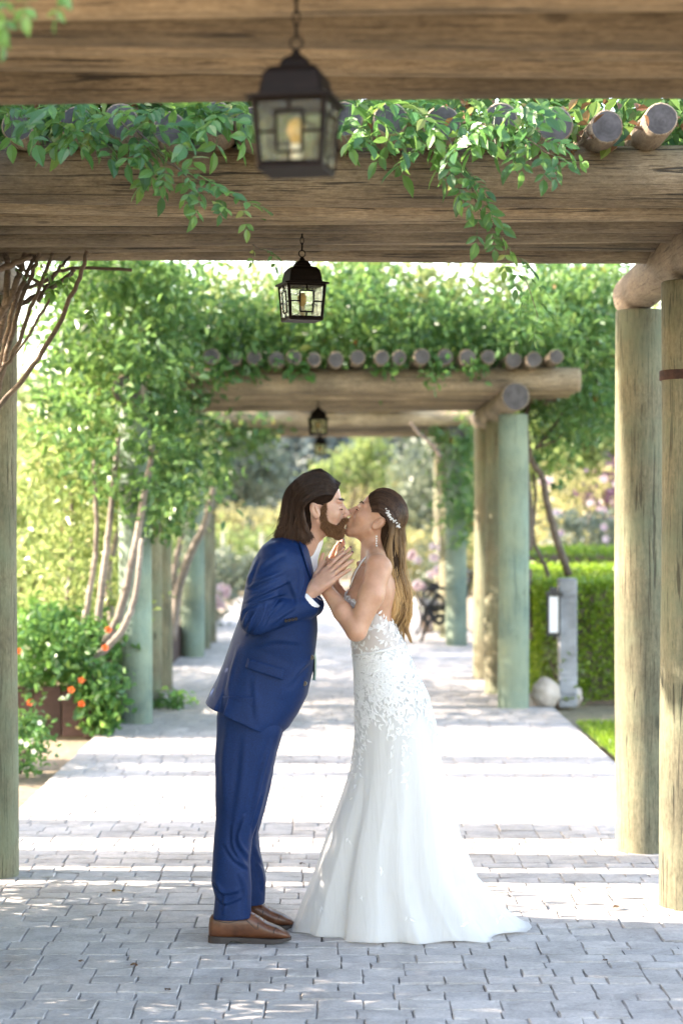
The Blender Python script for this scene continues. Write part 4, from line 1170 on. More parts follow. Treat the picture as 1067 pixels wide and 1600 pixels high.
def strands(name, P, R, mat, parent, rnd=None):
    """P (n,m,3) polylines -> thin three-sided tubes"""
    n, m, _ = P.shape
    T = np.gradient(P, axis=1); T /= np.linalg.norm(T, axis=2)[..., None] + 1e-9
    A = np.cross(T, np.array([0.31, 0.87, 0.39])); A /= np.linalg.norm(A, axis=2)[..., None] + 1e-9
    B = np.cross(T, A)
    R = np.asarray(R)[None, :, None] if np.ndim(R) == 1 else R
    rings = [P + R * (math.cos(a) * A + math.sin(a) * B) for a in (0, 2.094, 4.189)]
    V = np.stack(rings, 2).reshape(-1, 3)
    base = (np.arange(n)[:, None] * m + np.arange(m - 1)[None, :]).reshape(-1, 1) * 3
    F = np.concatenate([base + np.array([[j, (j + 1) % 3, 3 + (j + 1) % 3, 3 + j]]) for j in range(3)])
    if rnd is None: rnd = rng.random(n)
    o = build(name, V, F, mat, parent, True, {'rnd': np.repeat(rnd, m * 3), 't': np.tile(np.repeat(np.linspace(0, 1, m), 3), n)})
    o['kind'] = 'stuff'
    return o
def spl_many(C, m):
    """C (n,k,3) control points -> (n,m,3)"""
    n, k, _ = C.shape
    Q = np.concatenate([2 * C[:, :1] - C[:, 1:2], C, 2 * C[:, -1:] - C[:, -2:-1]], 1)
    t = np.linspace(0, k - 1 - 1e-6, m); i = t.astype(int); u = (t - i)[None, :, None]
    p0, p1, p2, p3 = Q[:, i], Q[:, i + 1], Q[:, i + 2], Q[:, i + 3]
    return 0.5 * (2 * p1 + (p2 - p0) * u + (2 * p0 - 5 * p1 + 4 * p2 - p3) * u ** 2 + (3 * p1 - p0 - 3 * p2 + p3) * u ** 3)

# materials for skin, hair and cloth
def skin_mat(name, c, c2):
    t = NT(name); v = t.coords()
    n = t.noise(v, 22, 4); n2 = t.noise(v, 220, 3)
    t.base(t.ramp(n, [(0.35, c), (0.68, c2)])); t.set(Roughness=0.48)
    t.p.inputs['Subsurface Weight'].default_value = 0.35
    t.p.inputs['Subsurface Radius'].default_value = (1.0, 0.32, 0.14)
    t.p.inputs['Subsurface Scale'].default_value = 0.012
    t.bump(n2, 0.12, 0.002)
    return t.m
def hair_mat(name, root, tip, tip2):
    t = NT(name)
    a = t.n('ShaderNodeAttribute', attribute_name='rnd'); b = t.n('ShaderNodeAttribute', attribute_name='t')
    ct = t.mix(a.outputs['Fac'], tip, tip2)
    f = t.ramp(b.outputs['Fac'], [(0.25, (0, 0, 0)), (0.75, (1, 1, 1))])
    cr = t.mix(a.outputs['Fac'], tuple(x * 0.4 for x in root), tuple(x * 2.3 for x in root))
    t.base(t.mix(f, cr, ct)); t.set(Roughness=0.42); t.p.inputs['Specular IOR Level'].default_value = 0.3
    return t.m
M['skin_m'] = skin_mat('groom_skin', (0.46, 0.26, 0.185), (0.56, 0.34, 0.25))
M['skin_f'] = skin_mat('bride_skin', (0.44, 0.235, 0.15), (0.54, 0.305, 0.205))
M['lip'] = simple('lips', (0.42, 0.16, 0.13), 0.4, bump=0)
M['nail'] = simple('dark_nail', (0.10, 0.03, 0.04), 0.2, bump=0)
M['hair_m'] = hair_mat('dark_brown_hair', (0.020, 0.0105, 0.0075), (0.035, 0.0175, 0.011), (0.10, 0.05, 0.028))
M['hair_f'] = hair_mat('brown_blonde_hair', (0.042, 0.023, 0.015), (0.13, 0.062, 0.025), (0.78, 0.49, 0.22))
M['beard'] = hair_mat('auburn_beard', (0.085, 0.038, 0.019), (0.14, 0.062, 0.03), (0.30, 0.16, 0.075))
M['haircap_m'] = simple('dark_brown_hair_mass', (0.018, 0.010, 0.007), 0.9, 0, 0.4, 60, 0.5)
M['haircap_m'].node_tree.nodes['Principled BSDF'].inputs['Specular IOR Level'].default_value = 0.05
M['haircap_f'] = simple('brown_hair_mass', (0.035, 0.02, 0.012), 0.9, 0, 0.4, 60, 0.5)
M['haircap_f'].node_tree.nodes['Principled BSDF'].inputs['Specular IOR Level'].default_value = 0.05
def suit_mat():
    t = NT('navy_wool')
    v = t.coords((1, 1, 1)); n = t.noise(v, 420, 2, 0.5); n2 = t.noise(v, 6, 3)
    c = t.ramp(n, [(0.35, (0.0014, 0.012, 0.058)), (0.65, (0.0035, 0.028, 0.112))])
    t.base(t.mix(0.5, c, t.ramp(n2, [(0.3, (0.8, 0.8, 0.8)), (0.7, (1.15, 1.15, 1.15))]), 'MULTIPLY'))
    t.set(Roughness=0.62); t.p.inputs['Specular IOR Level'].default_value = 0.22
    t.bump(n, 0.15, 0.001); return t.m
M['suit'] = suit_mat()
M['shirt'] = simple('white_shirt', (0.78, 0.78, 0.80), 0.7, 0, 0.03, 30, 0.05)
M['tie'] = simple('sage_tie', (0.25, 0.40, 0.36), 0.5, 0, 0.12, 60, 0.05)
M['button'] = simple('dark_button', (0.03, 0.025, 0.025), 0.3, 0, 0.1, 30, 0)
def leather_mat():
    t = NT('brown_leather'); v = t.coords(); n = t.noise(v, 25, 4); n2 = t.noise(v, 160, 3)
    t.base(t.ramp(n, [(0.3, (0.07, 0.023, 0.010)), (0.7, (0.15, 0.055, 0.024))])); t.set(Roughness=0.33); t.bump(n2, 0.2, 0.002); return t.m
M['leather'] = leather_mat(); M['sole'] = simple('dark_sole', (0.035, 0.026, 0.024), 0.6)
M['lace_string'] = simple('shoe_lace', (0.22, 0.10, 0.05), 0.7)
def tulle_mat():
    t = NT('white_tulle')
    t.base((0.82, 0.82, 0.82)); t.set(Roughness=0.75)
    tr = t.n('ShaderNodeBsdfTranslucent'); tr.inputs[0].default_value = (0.92, 0.92, 0.91, 1)
    tp = t.n('ShaderNodeBsdfTransparent')
    t.bump(t.noise(t.coords((14, 14, 1.6)), 2.2, 4, 0.55, 0.8), 0.5, 0.02)
    m1 = t.n('ShaderNodeMixShader', i_0=0.4); m2 = t.n('ShaderNodeMixShader', i_0=0.22)
    t.l(t.p.outputs[0], m1.inputs[1]); t.l(tr.outputs[0], m1.inputs[2]); t.l(m1.outputs[0], m2.inputs[1]); t.l(tp.outputs[0], m2.inputs[2]); t.l(m2.outputs[0], t.out.inputs[0])
    return t.m
def cloth_trans(name, c, tr_=0.3):
    t = NT(name); n = t.noise(t.coords(), 300, 2)
    t.base(t.ramp(n, [(0.3, tuple(x * 0.96 for x in c)), (0.7, c)])); t.set(Roughness=0.8)
    tr = t.n('ShaderNodeBsdfTranslucent'); tr.inputs[0].default_value = (*c, 1)
    m1 = t.n('ShaderNodeMixShader', i_0=tr_); t.l(t.p.outputs[0], m1.inputs[1]); t.l(tr.outputs[0], m1.inputs[2]); t.l(m1.outputs[0], t.out.inputs[0])
    return t.m
M['tulle'] = tulle_mat(); M['lining'] = cloth_trans('ivory_lining', (0.84, 0.83, 0.82)); M['lace'] = cloth_trans('white_lace', (0.9, 0.9, 0.9), 0.25)
M['sheer'] = cloth_trans('sheer_bodice', (0.66, 0.61, 0.59), 0.2)
M['pearl'] = simple('crystal_beads', (0.85, 0.84, 0.82), 0.15, 0.2, 0.05, 50, 0)

def folds(V, N, Y0, lines, facing=0.15):
    """pleats and creases pressed into the cloth: (polyline in photograph pixels, height, width px)"""
    px = VX + V[:, 0] * FPX / V[:, 1]; py = VY - (V[:, 2] - CAMH) * FPX / V[:, 1]
    m = np.clip((-N[:, 1] - facing) / 0.3, 0, 1)
    D = np.zeros(len(V))
    for P, amp, w in lines:
        Q = spline([(a, b, 0) for a, b in P], 24)[:, :2]
        best = np.full(len(V), 1e9); sgn = np.zeros(len(V)); tt = np.zeros(len(V))
        sel = (px > Q[:, 0].min() - 6 * w) & (px < Q[:, 0].max() + 6 * w) & (py > Q[:, 1].min() - 6 * w) & (py < Q[:, 1].max() + 6 * w)
        ii = np.where(sel)[0]
        if len(ii) == 0: continue
        p = np.stack([px[ii], py[ii]], 1); b = np.full(len(ii), 1e9); s_ = np.zeros(len(ii)); t_ = np.zeros(len(ii))
        for k in range(23):
            a0, a1 = Q[k], Q[k + 1]; d = a1 - a0; L2 = d @ d + 1e-9
            u = np.clip(((p - a0) @ d) / L2, 0, 1); r = p - a0 - u[:, None] * d; dist = np.hypot(r[:, 0], r[:, 1]); c = np.sign(d[0] * r[:, 1] - d[1] * r[:, 0])
            q = dist < b; b[q] = dist[q]; s_[q] = c[q]; t_[q] = (k + u[q]) / 23
        x = b * s_ / w
        prof = np.exp(-x ** 2) - 0.75 * np.exp(-((x - 1.5) / 0.9) ** 2)
        D[ii] += amp * prof * np.sin(np.clip(t_ * 0.94 + 0.03, 0, 1) * math.pi) ** 0.6
    return V + N * (D * m)[:, None]
# ------------------------------------------------------------------ generic head and hand
class Frame:
    def __init__(s, o, fwd, up, sc):
        s.o = np.array(o, float); s.f = np.array(fwd, float); s.f /= np.linalg.norm(s.f)
        up = np.array(up, float); up -= s.f * (up @ s.f); s.u = up / np.linalg.norm(up); s.s = np.cross(s.f, s.u); s.k = sc
        s.B = np.stack([s.f, s.u, s.s])
    def p(s, f, u, v=0.0): return s.o + s.k * (f * s.f + u * s.u + v * s.s)
    def many(s, A): return s.o + s.k * (np.asarray(A) @ s.B)
    def inv(s, P): return ((P - s.o) @ s.B.T) / s.k
def add_head(G, H, male=True):
    k = H.k; P = H.p; E = lambda c, r, kk=0.012, op='add': G.ell(P(*c), np.array(r) * k, kk, H.B, op)
    C = lambda a, b, ra, rb, kk=0.01, op='add': G.cone(P(*a), P(*b), ra * k, rb * k, kk, op)
    E((-0.012, 0.036, 0), (0.097, 0.09, 0.075))
    E((0.03, -0.03, 0), (0.064, 0.085, 0.058), 0.02)
    for s in (-1, 1):
        C((0.0, -0.055, 0.05 * s), (0.068, -0.102, 0.012 * s), 0.02, 0.018, 0.02)
        E((0.052, -0.028, 0.042 * s), (0.03, 0.026, 0.02), 0.02)
        E((0.094, -0.006, 0.033 * s), (0.013, 0.011, 0.017), 0.008, 'cut')
        E((0.0775, -0.006, 0.031 * s), (0.0125, 0.0115, 0.0135), 0.003)
        C((0.086, 0.018, 0.014 * s), (0.076, 0.02, 0.044 * s), 0.009, 0.007, 0.012)
        E((0.1015, -0.037, 0.0115 * s), (0.0095, 0.008, 0.0075), 0.006)
        # ear
        ax = 0.0735
        Be = np.stack([H.f * 0.94 + H.u * 0.34, H.u * 0.94 - H.f * 0.34, H.s])
        G.ell(P(-0.014, -0.018, ax * s), np.array([0.019, 0.033, 0.0095]) * k, 0.004, Be)
        G.ell(P(-0.009, -0.014, (ax + 0.010) * s), np.array([0.0105, 0.021, 0.008]) * k, 0.003, Be, 'cut')
        G.cone(P(-0.012, -0.004, (ax + 0.006) * s), P(-0.004, -0.024, (ax + 0.005) * s), 0.003 * k, 0.0035 * k, 0.004)
    E((0.074, -0.106, 0), (0.018, 0.017, 0.02), 0.014)
    C((0.086, 0.008, 0), (0.112, -0.030, 0), 0.0085, 0.0105, 0.008)
    E((0.091, -0.07, 0), (0.012, 0.022, 0.024), 0.012)
    C((0.0965, -0.0605, -0.014), (0.0965, -0.0605, 0.014), 0.0068, 0.0068, 0.004)
    C((0.0945, -0.075, -0.012), (0.0945, -0.075, 0.012), 0.0075, 0.0075, 0.004)
    C((0.102, -0.0675, -0.018), (0.102, -0.0675, 0.018), 0.0022, 0.0022, 0.003, 'cut')
def hand(G, wrist, d, n, left, sc=1.0, bends=(8, 8, 10, 14), spread=0.05, thumb=0.55, rad=1.0):
    d = np.array(d, float); d /= np.linalg.norm(d); n = np.array(n, float); n -= d * (n @ d); n /= np.linalg.norm(n)
    t = np.cross(n, d) if left else np.cross(-n, d)          # towards the thumb
    w = np.array(wrist, float); tips = []
    LN = [(0.043, 0.026, 0.021), (0.048, 0.030, 0.022), (0.045, 0.028, 0.021), (0.035, 0.021, 0.018)]
    for i in range(4):
        off = (1.5 - i) * 0.0195
        kn = w + sc * (d * (0.088 - 0.006 * abs(i - 1.2)) + t * off)
        G.cone(w + t * off * 0.55 * sc + d * 0.012 * sc, kn, 0.0165 * sc, 0.0125 * sc * rad, 0.012)
        dd = d + t * (1.5 - i) * spread; dd /= np.linalg.norm(dd)
        p = kn; a = 0.0; r = np.array([0.0098, 0.0092, 0.0082, 0.0068]) * sc * rad * (0.88 if i == 3 else 1)
        for j in range(3):
            a += math.radians(bends[i]) * (0.6 + 0.5 * j)
            q = p + sc * LN[i][j] * (dd * math.cos(a) + n * math.sin(a))
            G.cone(p, q, r[j], r[j + 1], 0.003); p = q
        tips.append((p, dd * math.cos(a) + n * math.sin(a)))
    b = w + sc * (d * 0.022 + t * 0.022 + n * 0.006)
    td = d * (1 - thumb) + t * thumb + n * 0.15; td /= np.linalg.norm(td)
    m = b + td * 0.040 * sc; td2 = td * 0.8 + d * 0.45; td2 /= np.linalg.norm(td2); e = m + td2 * 0.032 * sc; f = e + (td2 * 0.8 + d * 0.4) * 0.022 * sc
    G.cone(b, m, 0.0165 * sc, 0.0125 * sc, 0.012); G.cone(m, e, 0.0112 * sc, 0.0098 * sc, 0.004); G.cone(e, f, 0.0098 * sc, 0.0078 * sc, 0.004)
    return tips
YC = 7.5
# hand directions shared by both (palms pressed together)
near_d = np.array([0.74, 0.0, 0.67]); near_n = np.array([0.42, 0.78, -0.46])
far_d = np.array([0.42, 0.05, 0.90]); far_n = np.array([0.85, -0.35, -0.40])
GW_near = W(489, 922, 7.36); GW_far = W(502, 912, 7.64)
BW_near = W(504, 914, 7.405); BW_far = W(519, 912, 7.60)

# ------------------------------------------------------------------ groom
gx_ = W(395, 1470, YC)
groom = empty('person', (gx_[0], YC, 0)); tag(groom, 'man with shoulder-length brown hair and beard in a blue suit, leaning in to kiss', 'person')
HG = Frame(W(498, 791, 7.475), (1, 0, 0), (0, 0, 1), 0.965)
G = Field(HG.o - np.array([0.16, 0.14, 0.22]), HG.o + np.array([0.16, 0.14, 0.16]), 0.0026)
add_head(G, HG)
G.cone(W(488, 815, 7.48), W(470, 868, 7.5), 0.055, 0.062, 0.025)
V1, F1 = G.mesh()
Gh = Field(GW_near - np.array([0.06, 0.09, 0.06]), GW_near + np.array([0.2, 0.12, 0.2]), 0.0026)
Gh.cone(W(470, 945, 7.37), GW_near, 0.028, 0.0255, 0.01)
hand(Gh, GW_near, near_d, near_n, False, 1.02, (3, 3, 4, 5), 0.06)
V2, F2 = Gh.mesh()
Gf = Field(GW_far - np.array([0.08, 0.09, 0.09]), GW_far + np.array([0.18, 0.12, 0.22]), 0.003)
Gf.cone(W(478, 940, 7.63), GW_far, 0.028, 0.0255, 0.01)
hand(Gf, GW_far, far_d, far_n, True, 1.0, (3, 3, 4, 5), 0.05)
V3, F3 = Gf.mesh()
# trunk and limbs under the clothes
Gb = Field(W(320, 1450, YC) - np.array([0, 0.3, 0]), np.array([W(500, 1450, YC)[0] + 0.1, YC + 0.3, W(400, 850, YC)[2]]), 0.009)
Gb.chain([W(470, 868, YC), W(450, 900, YC), W(428, 985, YC), W(392, 1090, YC)], [0.055, 0.085, 0.085, 0.085], 0.03)
for (y_, dx) in ((7.405, 0), (7.6, 8)):
    Gb.chain([W(392 + dx, 1100, y_), W(378 + dx, 1270, y_), W(365 + dx, 1428, y_)], [0.06, 0.045, 0.032], 0.03)
Gb.chain([W(450, 885, 7.4), W(424, 880, 7.33), W(398, 970, 7.28), GW_near - np.array([0.02, 0, 0.03])], [0.05, 0.035, 0.03, 0.022], 0.02)
Gb.chain([W(450, 885, 7.6), W(430, 882, 7.66), W(425, 970, 7.71), GW_far - np.array([0.02, 0, 0.03])], [0.05, 0.035, 0.03, 0.022], 0.02)
V4, F4 = Gb.mesh()
loc = HG.inv(V1)
lipm = (np.abs(loc[:, 1] + 0.0675) < 0.0125) & (loc[:, 0] > 0.0945) & (np.abs(loc[:, 2]) < 0.022)
mi = np.concatenate([lipm[F1].all(1).astype(int), np.zeros(len(F2) + len(F3) + len(F4), int)])
o1, o2, o3 = len(V1), len(V1) + len(V2), len(V1) + len(V2) + len(V3)
build('body', np.concatenate([V1, V2, V3, V4]), np.concatenate([F1, F2 + o1, F3 + o2, F4 + o3]), [M['skin_m'], M['lip']], groom, True, None, mi)
# jacket
JE = (0.915, 0.403)
jb = [(447, 833), (425, 840), (409, 853), (397, 873), (388, 897), (381, 930), (374, 962), (362, 1000), (350, 1035), (337, 1064), (323, 1093)]
jf = [(480, 846), (486, 868), (490, 890), (494, 940), (496, 985), (493, 1020), (489, 1050), (480, 1085), (466, 1113), (452, 1135), (440, 1146)]
jt = np.array([583, 592, 604, 622, 645, 700, 760, 820, 874.0]); jw = np.array([0.07, 0.115, 0.165, 0.2, 0.208, 0.2, 0.178, 0.185, 0.205]); jy = np.full(9, YC)
J = Field((W(315, 0, YC)[0], YC - 0.34, W(0, 1165, YC)[2]), (W(512, 0, YC)[0], YC + 0.32, W(0, 822, YC)[2]), 0.0042)
J.loft(YC, JE, jb, jf, jt, jy, jw, 2.35, 0.0)
J.cone(W(429, 878, YC - 0.15), W(413, 912, YC - 0.215), 0.07, 0.062, 0.035); J.cone(W(413, 912, YC - 0.215), W(398, 968, YC - 0.238), 0.062, 0.054, 0.008)
J.chain([W(398, 970, YC - 0.232), W(440, 956, YC - 0.19), W(479, 947, YC - 0.13)], [0.055, 0.052, 0.048], 0.006)
J.chain([W(432, 882, YC + 0.17), W(425, 970, YC + 0.22), W(488, 945, YC + 0.13)], [0.068, 0.052, 0.046], 0.025)
# folds: raised ridges and sunk creases on the sleeve and flank
def nearY(px, py, r, extra=0.0):
    return YC - 0.232 - r + extra
J.chain([W(366, 1022, YC - 0.125), W(352, 1075, YC - 0.16), W(341, 1122, YC - 0.17)], [0.003, 0.011, 0.022], 0.006, 'cut')
J.wob(0.0011, 38, 4)
Vj, Fj = J.mesh()
Vj = folds(Vj, vnormals(Vj, Fj), YC, [
    ([(386, 916), (393, 892), (402, 872)], 0.006, 3.0), ([(388, 918), (412, 906), (442, 894)], 0.008, 3.2), ([(386, 940), (412, 926), (452, 907)], 0.009, 3.2), ([(385, 946), (414, 936), (446, 926)], 0.007, 2.8),
    ([(376, 968), (381, 954), (396, 944)], 0.006, 2.4), ([(380, 978), (387, 960), (402, 947)], 0.007, 2.6), ([(386, 990), (395, 964), (406, 946)], 0.008, 2.8), ([(396, 990), (409, 967), (417, 944)], 0.008, 3.0), ([(410, 980), (421, 960), (440, 940)], 0.007, 3.0),
    ([(424, 975), (440, 962), (462, 948)], 0.005, 3.2), ([(404, 888), (424, 872), (444, 862)], 0.005, 4.0), ([(452, 905), (462, 930), (466, 945)], 0.006, 3.5), ([(470, 880), (474, 905), (470, 930)], 0.005, 3.0),
    ([(452, 1068), (470, 1045), (487, 1030)], 0.005, 4.0), ([(400, 1010), (430, 1000), (470, 1003)], 0.004, 4.5), ([(372, 1012), (362, 1050), (352, 1095)], 0.006, 3.5), ([(352, 1030), (344, 1060), (336, 1088)], 0.005, 3.0), ([(398, 1062), (400, 1095), (404, 1125)], 0.004, 5.0)])
jacket = build('jacket', Vj, Fj, M['suit'], groom)
def jY(px, py, off=0.004):
    """depth of the jacket's near face at a pixel"""
    f = lambda P: (np.array([JE[0] * p[0] + JE[1] * p[1] for p in P]), np.array([-JE[1] * p[0] + JE[0] * p[1] for p in P]))
    sb, tb = f(jb); sf, tf = f(jf); T = -JE[1] * px + JE[0] * py; S = JE[0] * px + JE[1] * py
    o1, o2 = np.argsort(tb), np.argsort(tf)
    b = np.interp(T, tb[o1], sb[o1]); ff = np.interp(T, tf[o2], sf[o2]); c = (b + ff) / 2; a = (ff - b) / 2; w = np.interp(T, jt, jw)
    return YC - w * max(0.02, 1 - min(1, abs(S - c) / a) ** 2.35) ** (1 / 2.35) - off
def patch(name, quad, mat, parent, off=0.004, thick=0.004, nu=10, nv=5):
    q = np.array(quad, float); V = []; 
    for layer in (0, 1):
        for i in range(nu + 1):
            for j in range(nv + 1):
                u, v = i / nu, j / nv
                p = (q[0] * (1 - u) + q[1] * u) * (1 - v) + (q[3] * (1 - u) + q[2] * u) * v
                V.append(W(p[0], p[1], jY(p[0], p[1], off if layer == 0 else off - thick)))
    m = (nu + 1) * (nv + 1); F = []
    for i in range(nu):
        for j in range(nv):
            a, b, c, d = i * (nv + 1) + j, (i + 1) * (nv + 1) + j, (i + 1) * (nv + 1) + j + 1, i * (nv + 1) + j + 1
            F.append((a, d, c, b)); F.append((m + a, m + b, m + c, m + d))
    for i in range(nu):
        a, b = i * (nv + 1), (i + 1) * (nv + 1); F.append((a, b, m + b, m + a)); a += nv; b += nv; F.append((b, a, m + a, m + b))
    for j in range(nv):
        F.append((j + 1, j, m + j, m + j + 1)); a = nu * (nv + 1) + j; F.append((a, a + 1, m + a + 1, m + a))
    return build(name, V, F, mat, parent)
patch('pocket_flap', [(387, 1028), (446, 1046), (442, 1063), (383, 1044)], M['suit'], jacket, 0.0055, 0.006)
patch('lapel', [(466, 843), (492, 925), (491, 900), (480, 848)], M['suit'], jacket, 0.008, 0.008, 14, 6)
for (px, py) in ((487, 1027), (476, 1068)):
    mb = MB(); c = W(px, py, jY(px, py, 0.006)); a = np.linspace(0, 2 * math.pi, 13)[:-1]
    mb.tube([c + np.array([0, 0.004, 0]), c - np.array([0.001, 0.002, 0])], 0.0095, 12); mb.build('button', M['button'], jacket, smooth=False)
for k in range(4):
    px, py = 447 + k * 5.2, 970 - k * 1.0
    mb = MB(); c = W(px, py, YC - 0.19 - 0.047 + k * 0.003); mb.tube([c + np.array([0, 0.006, 0.002]), c - np.array([0, 0.003, 0.001])], 0.0058, 10); mb.build('sleeve_button', M['button'], jacket, smooth=False)
# shirt, cuffs, tie
S = Field(W(430, 930, YC) - np.array([0, 0.16, 0]), W(525, 835, YC) + np.array([0, 0.16, 0]), 0.004)
S.chain([W(464, 905, YC), W(476, 862, YC)], [0.075, 0.0535], 0.02)
S.cone(W(474, 862, YC), W(481, 844, YC - 0.002), 0.060, 0.0585, 0.004)
S.cone(W(486, 822, YC - 0.005), W(477, 850, YC), 0.058, 0.0555, 0.0, 'cut') if False else None
# open the collar towards the throat
Vs, Fs = S.mesh()
kp = np.ones(len(Fs), bool)
shirt = build('shirt', Vs, Fs, M['shirt'], groom)
mb = MB(); mb.tube([W(472, 948, YC - 0.14), W(484, 940, YC - 0.137), W(488.5, 935.5, YC - 0.137)], [0.041, 0.040, 0.0385], 18); mb.build('cuff', M['shirt'], shirt, smooth=True)
mb = MB(); mb.tube([W(484, 945, YC + 0.13), W(493, 932, YC + 0.135)], [0.041, 0.039], 18); mb.build('cuff', M['shirt'], shirt, smooth=True)
tp = [(489, 862), (492, 874), (491, 900), (488, 950), (489, 1000), (492, 1030), (492, 1052), (491, 1063)]
tw = [0.014, 0.020, 0.026, 0.032, 0.038, 0.04, 0.03, 0.004]
V, F = [], []
for i, ((px, py), w) in enumerate(zip(tp, tw)):
    for dx, yy in ((0, -w), (2.2, 0), (0, w), (-3, 0)): V.append(W(px + dx, py, YC + yy))
for i in range(len(tp) - 1):
    for j in range(4): F.append((i * 4 + j, i * 4 + (j + 1) % 4, i * 4 + 4 + (j + 1) % 4, i * 4 + 4 + j))
F += [(3, 2, 1, 0), tuple(len(V) - 4 + j for j in range(4))]
build('tie', V, F, M['tie'], groom, smooth=False)
# trousers
T_ = Field((W(318, 0, YC)[0], YC - 0.24, W(0, 1446, 7.4)[2]), (W(460, 0, YC)[0], YC + 0.26, W(0, 1075, YC)[2]), 0.0042)
nb = [(345, 1080), (339, 1120), (337, 1200), (336, 1290), (333, 1345), (331, 1378), (336, 1400), (333, 1433)]
nf = [(440, 1080), (440, 1140), (428, 1190), (418, 1235), (405, 1280), (394, 1312), (391, 1340), (393, 1385), (394, 1433)]
T_.loft(7.405, (1, 0), nb, nf, np.array([1085, 1150, 1250, 1320, 1433.0]), np.full(5, 7.405), np.array([0.095, 0.095, 0.085, 0.076, 0.08]), 2.3, 0.0)
fb = [(352, 1080), (352, 1200), (346, 1300), (352, 1400)]; ffr = [(446, 1080), (444, 1140), (433, 1180), (424, 1220), (416, 1258), (405, 1300), (408, 1335), (416, 1372), (414, 1410)]
T_.loft(7.6, (1, 0), fb, ffr, np.array([1085, 1150, 1250, 1320, 1411.0]), np.full(5, 7.6), np.array([0.095, 0.095, 0.085, 0.076, 0.08]), 2.3, 0.02)
T_.wob(0.0014, 30, 9)
Vt, Ft = T_.mesh()
Vt = folds(Vt, vnormals(Vt, Ft), 7.405, [
    ([(424, 1160), (408, 1215), (394, 1285)], 0.007, 4.0), ([(383, 1276), (373, 1312), (389, 1340)], 0.010, 3.6), ([(366, 1290), (366, 1322), (382, 1352)], 0.008, 3.6), ([(352, 1318), (368, 1342), (388, 1356)], 0.007, 3.4),
    ([(336, 1378), (350, 1394), (372, 1391)], 0.010, 3.4), ([(338, 1398), (352, 1410), (376, 1402)], 0.008, 3.2), ([(344, 1390), (352, 1405), (350, 1426)], 0.006, 3.0), ([(356, 1130), (350, 1190), (352, 1260)], 0.005, 6.0),
    ([(384, 1150), (378, 1220), (366, 1300)], 0.005, 6.0), ([(400, 1340), (408, 1362), (412, 1390)], 0.007, 3.2), ([(398, 1320), (404, 1340), (414, 1352)], 0.006, 3.0), ([(412, 1245), (402, 1280), (398, 1310)], 0.006, 3.0), ([(376, 1365), (384, 1390), (382, 1425)], 0.005, 4.0)])
build('trousers', Vt, Ft, M['suit'], groom)
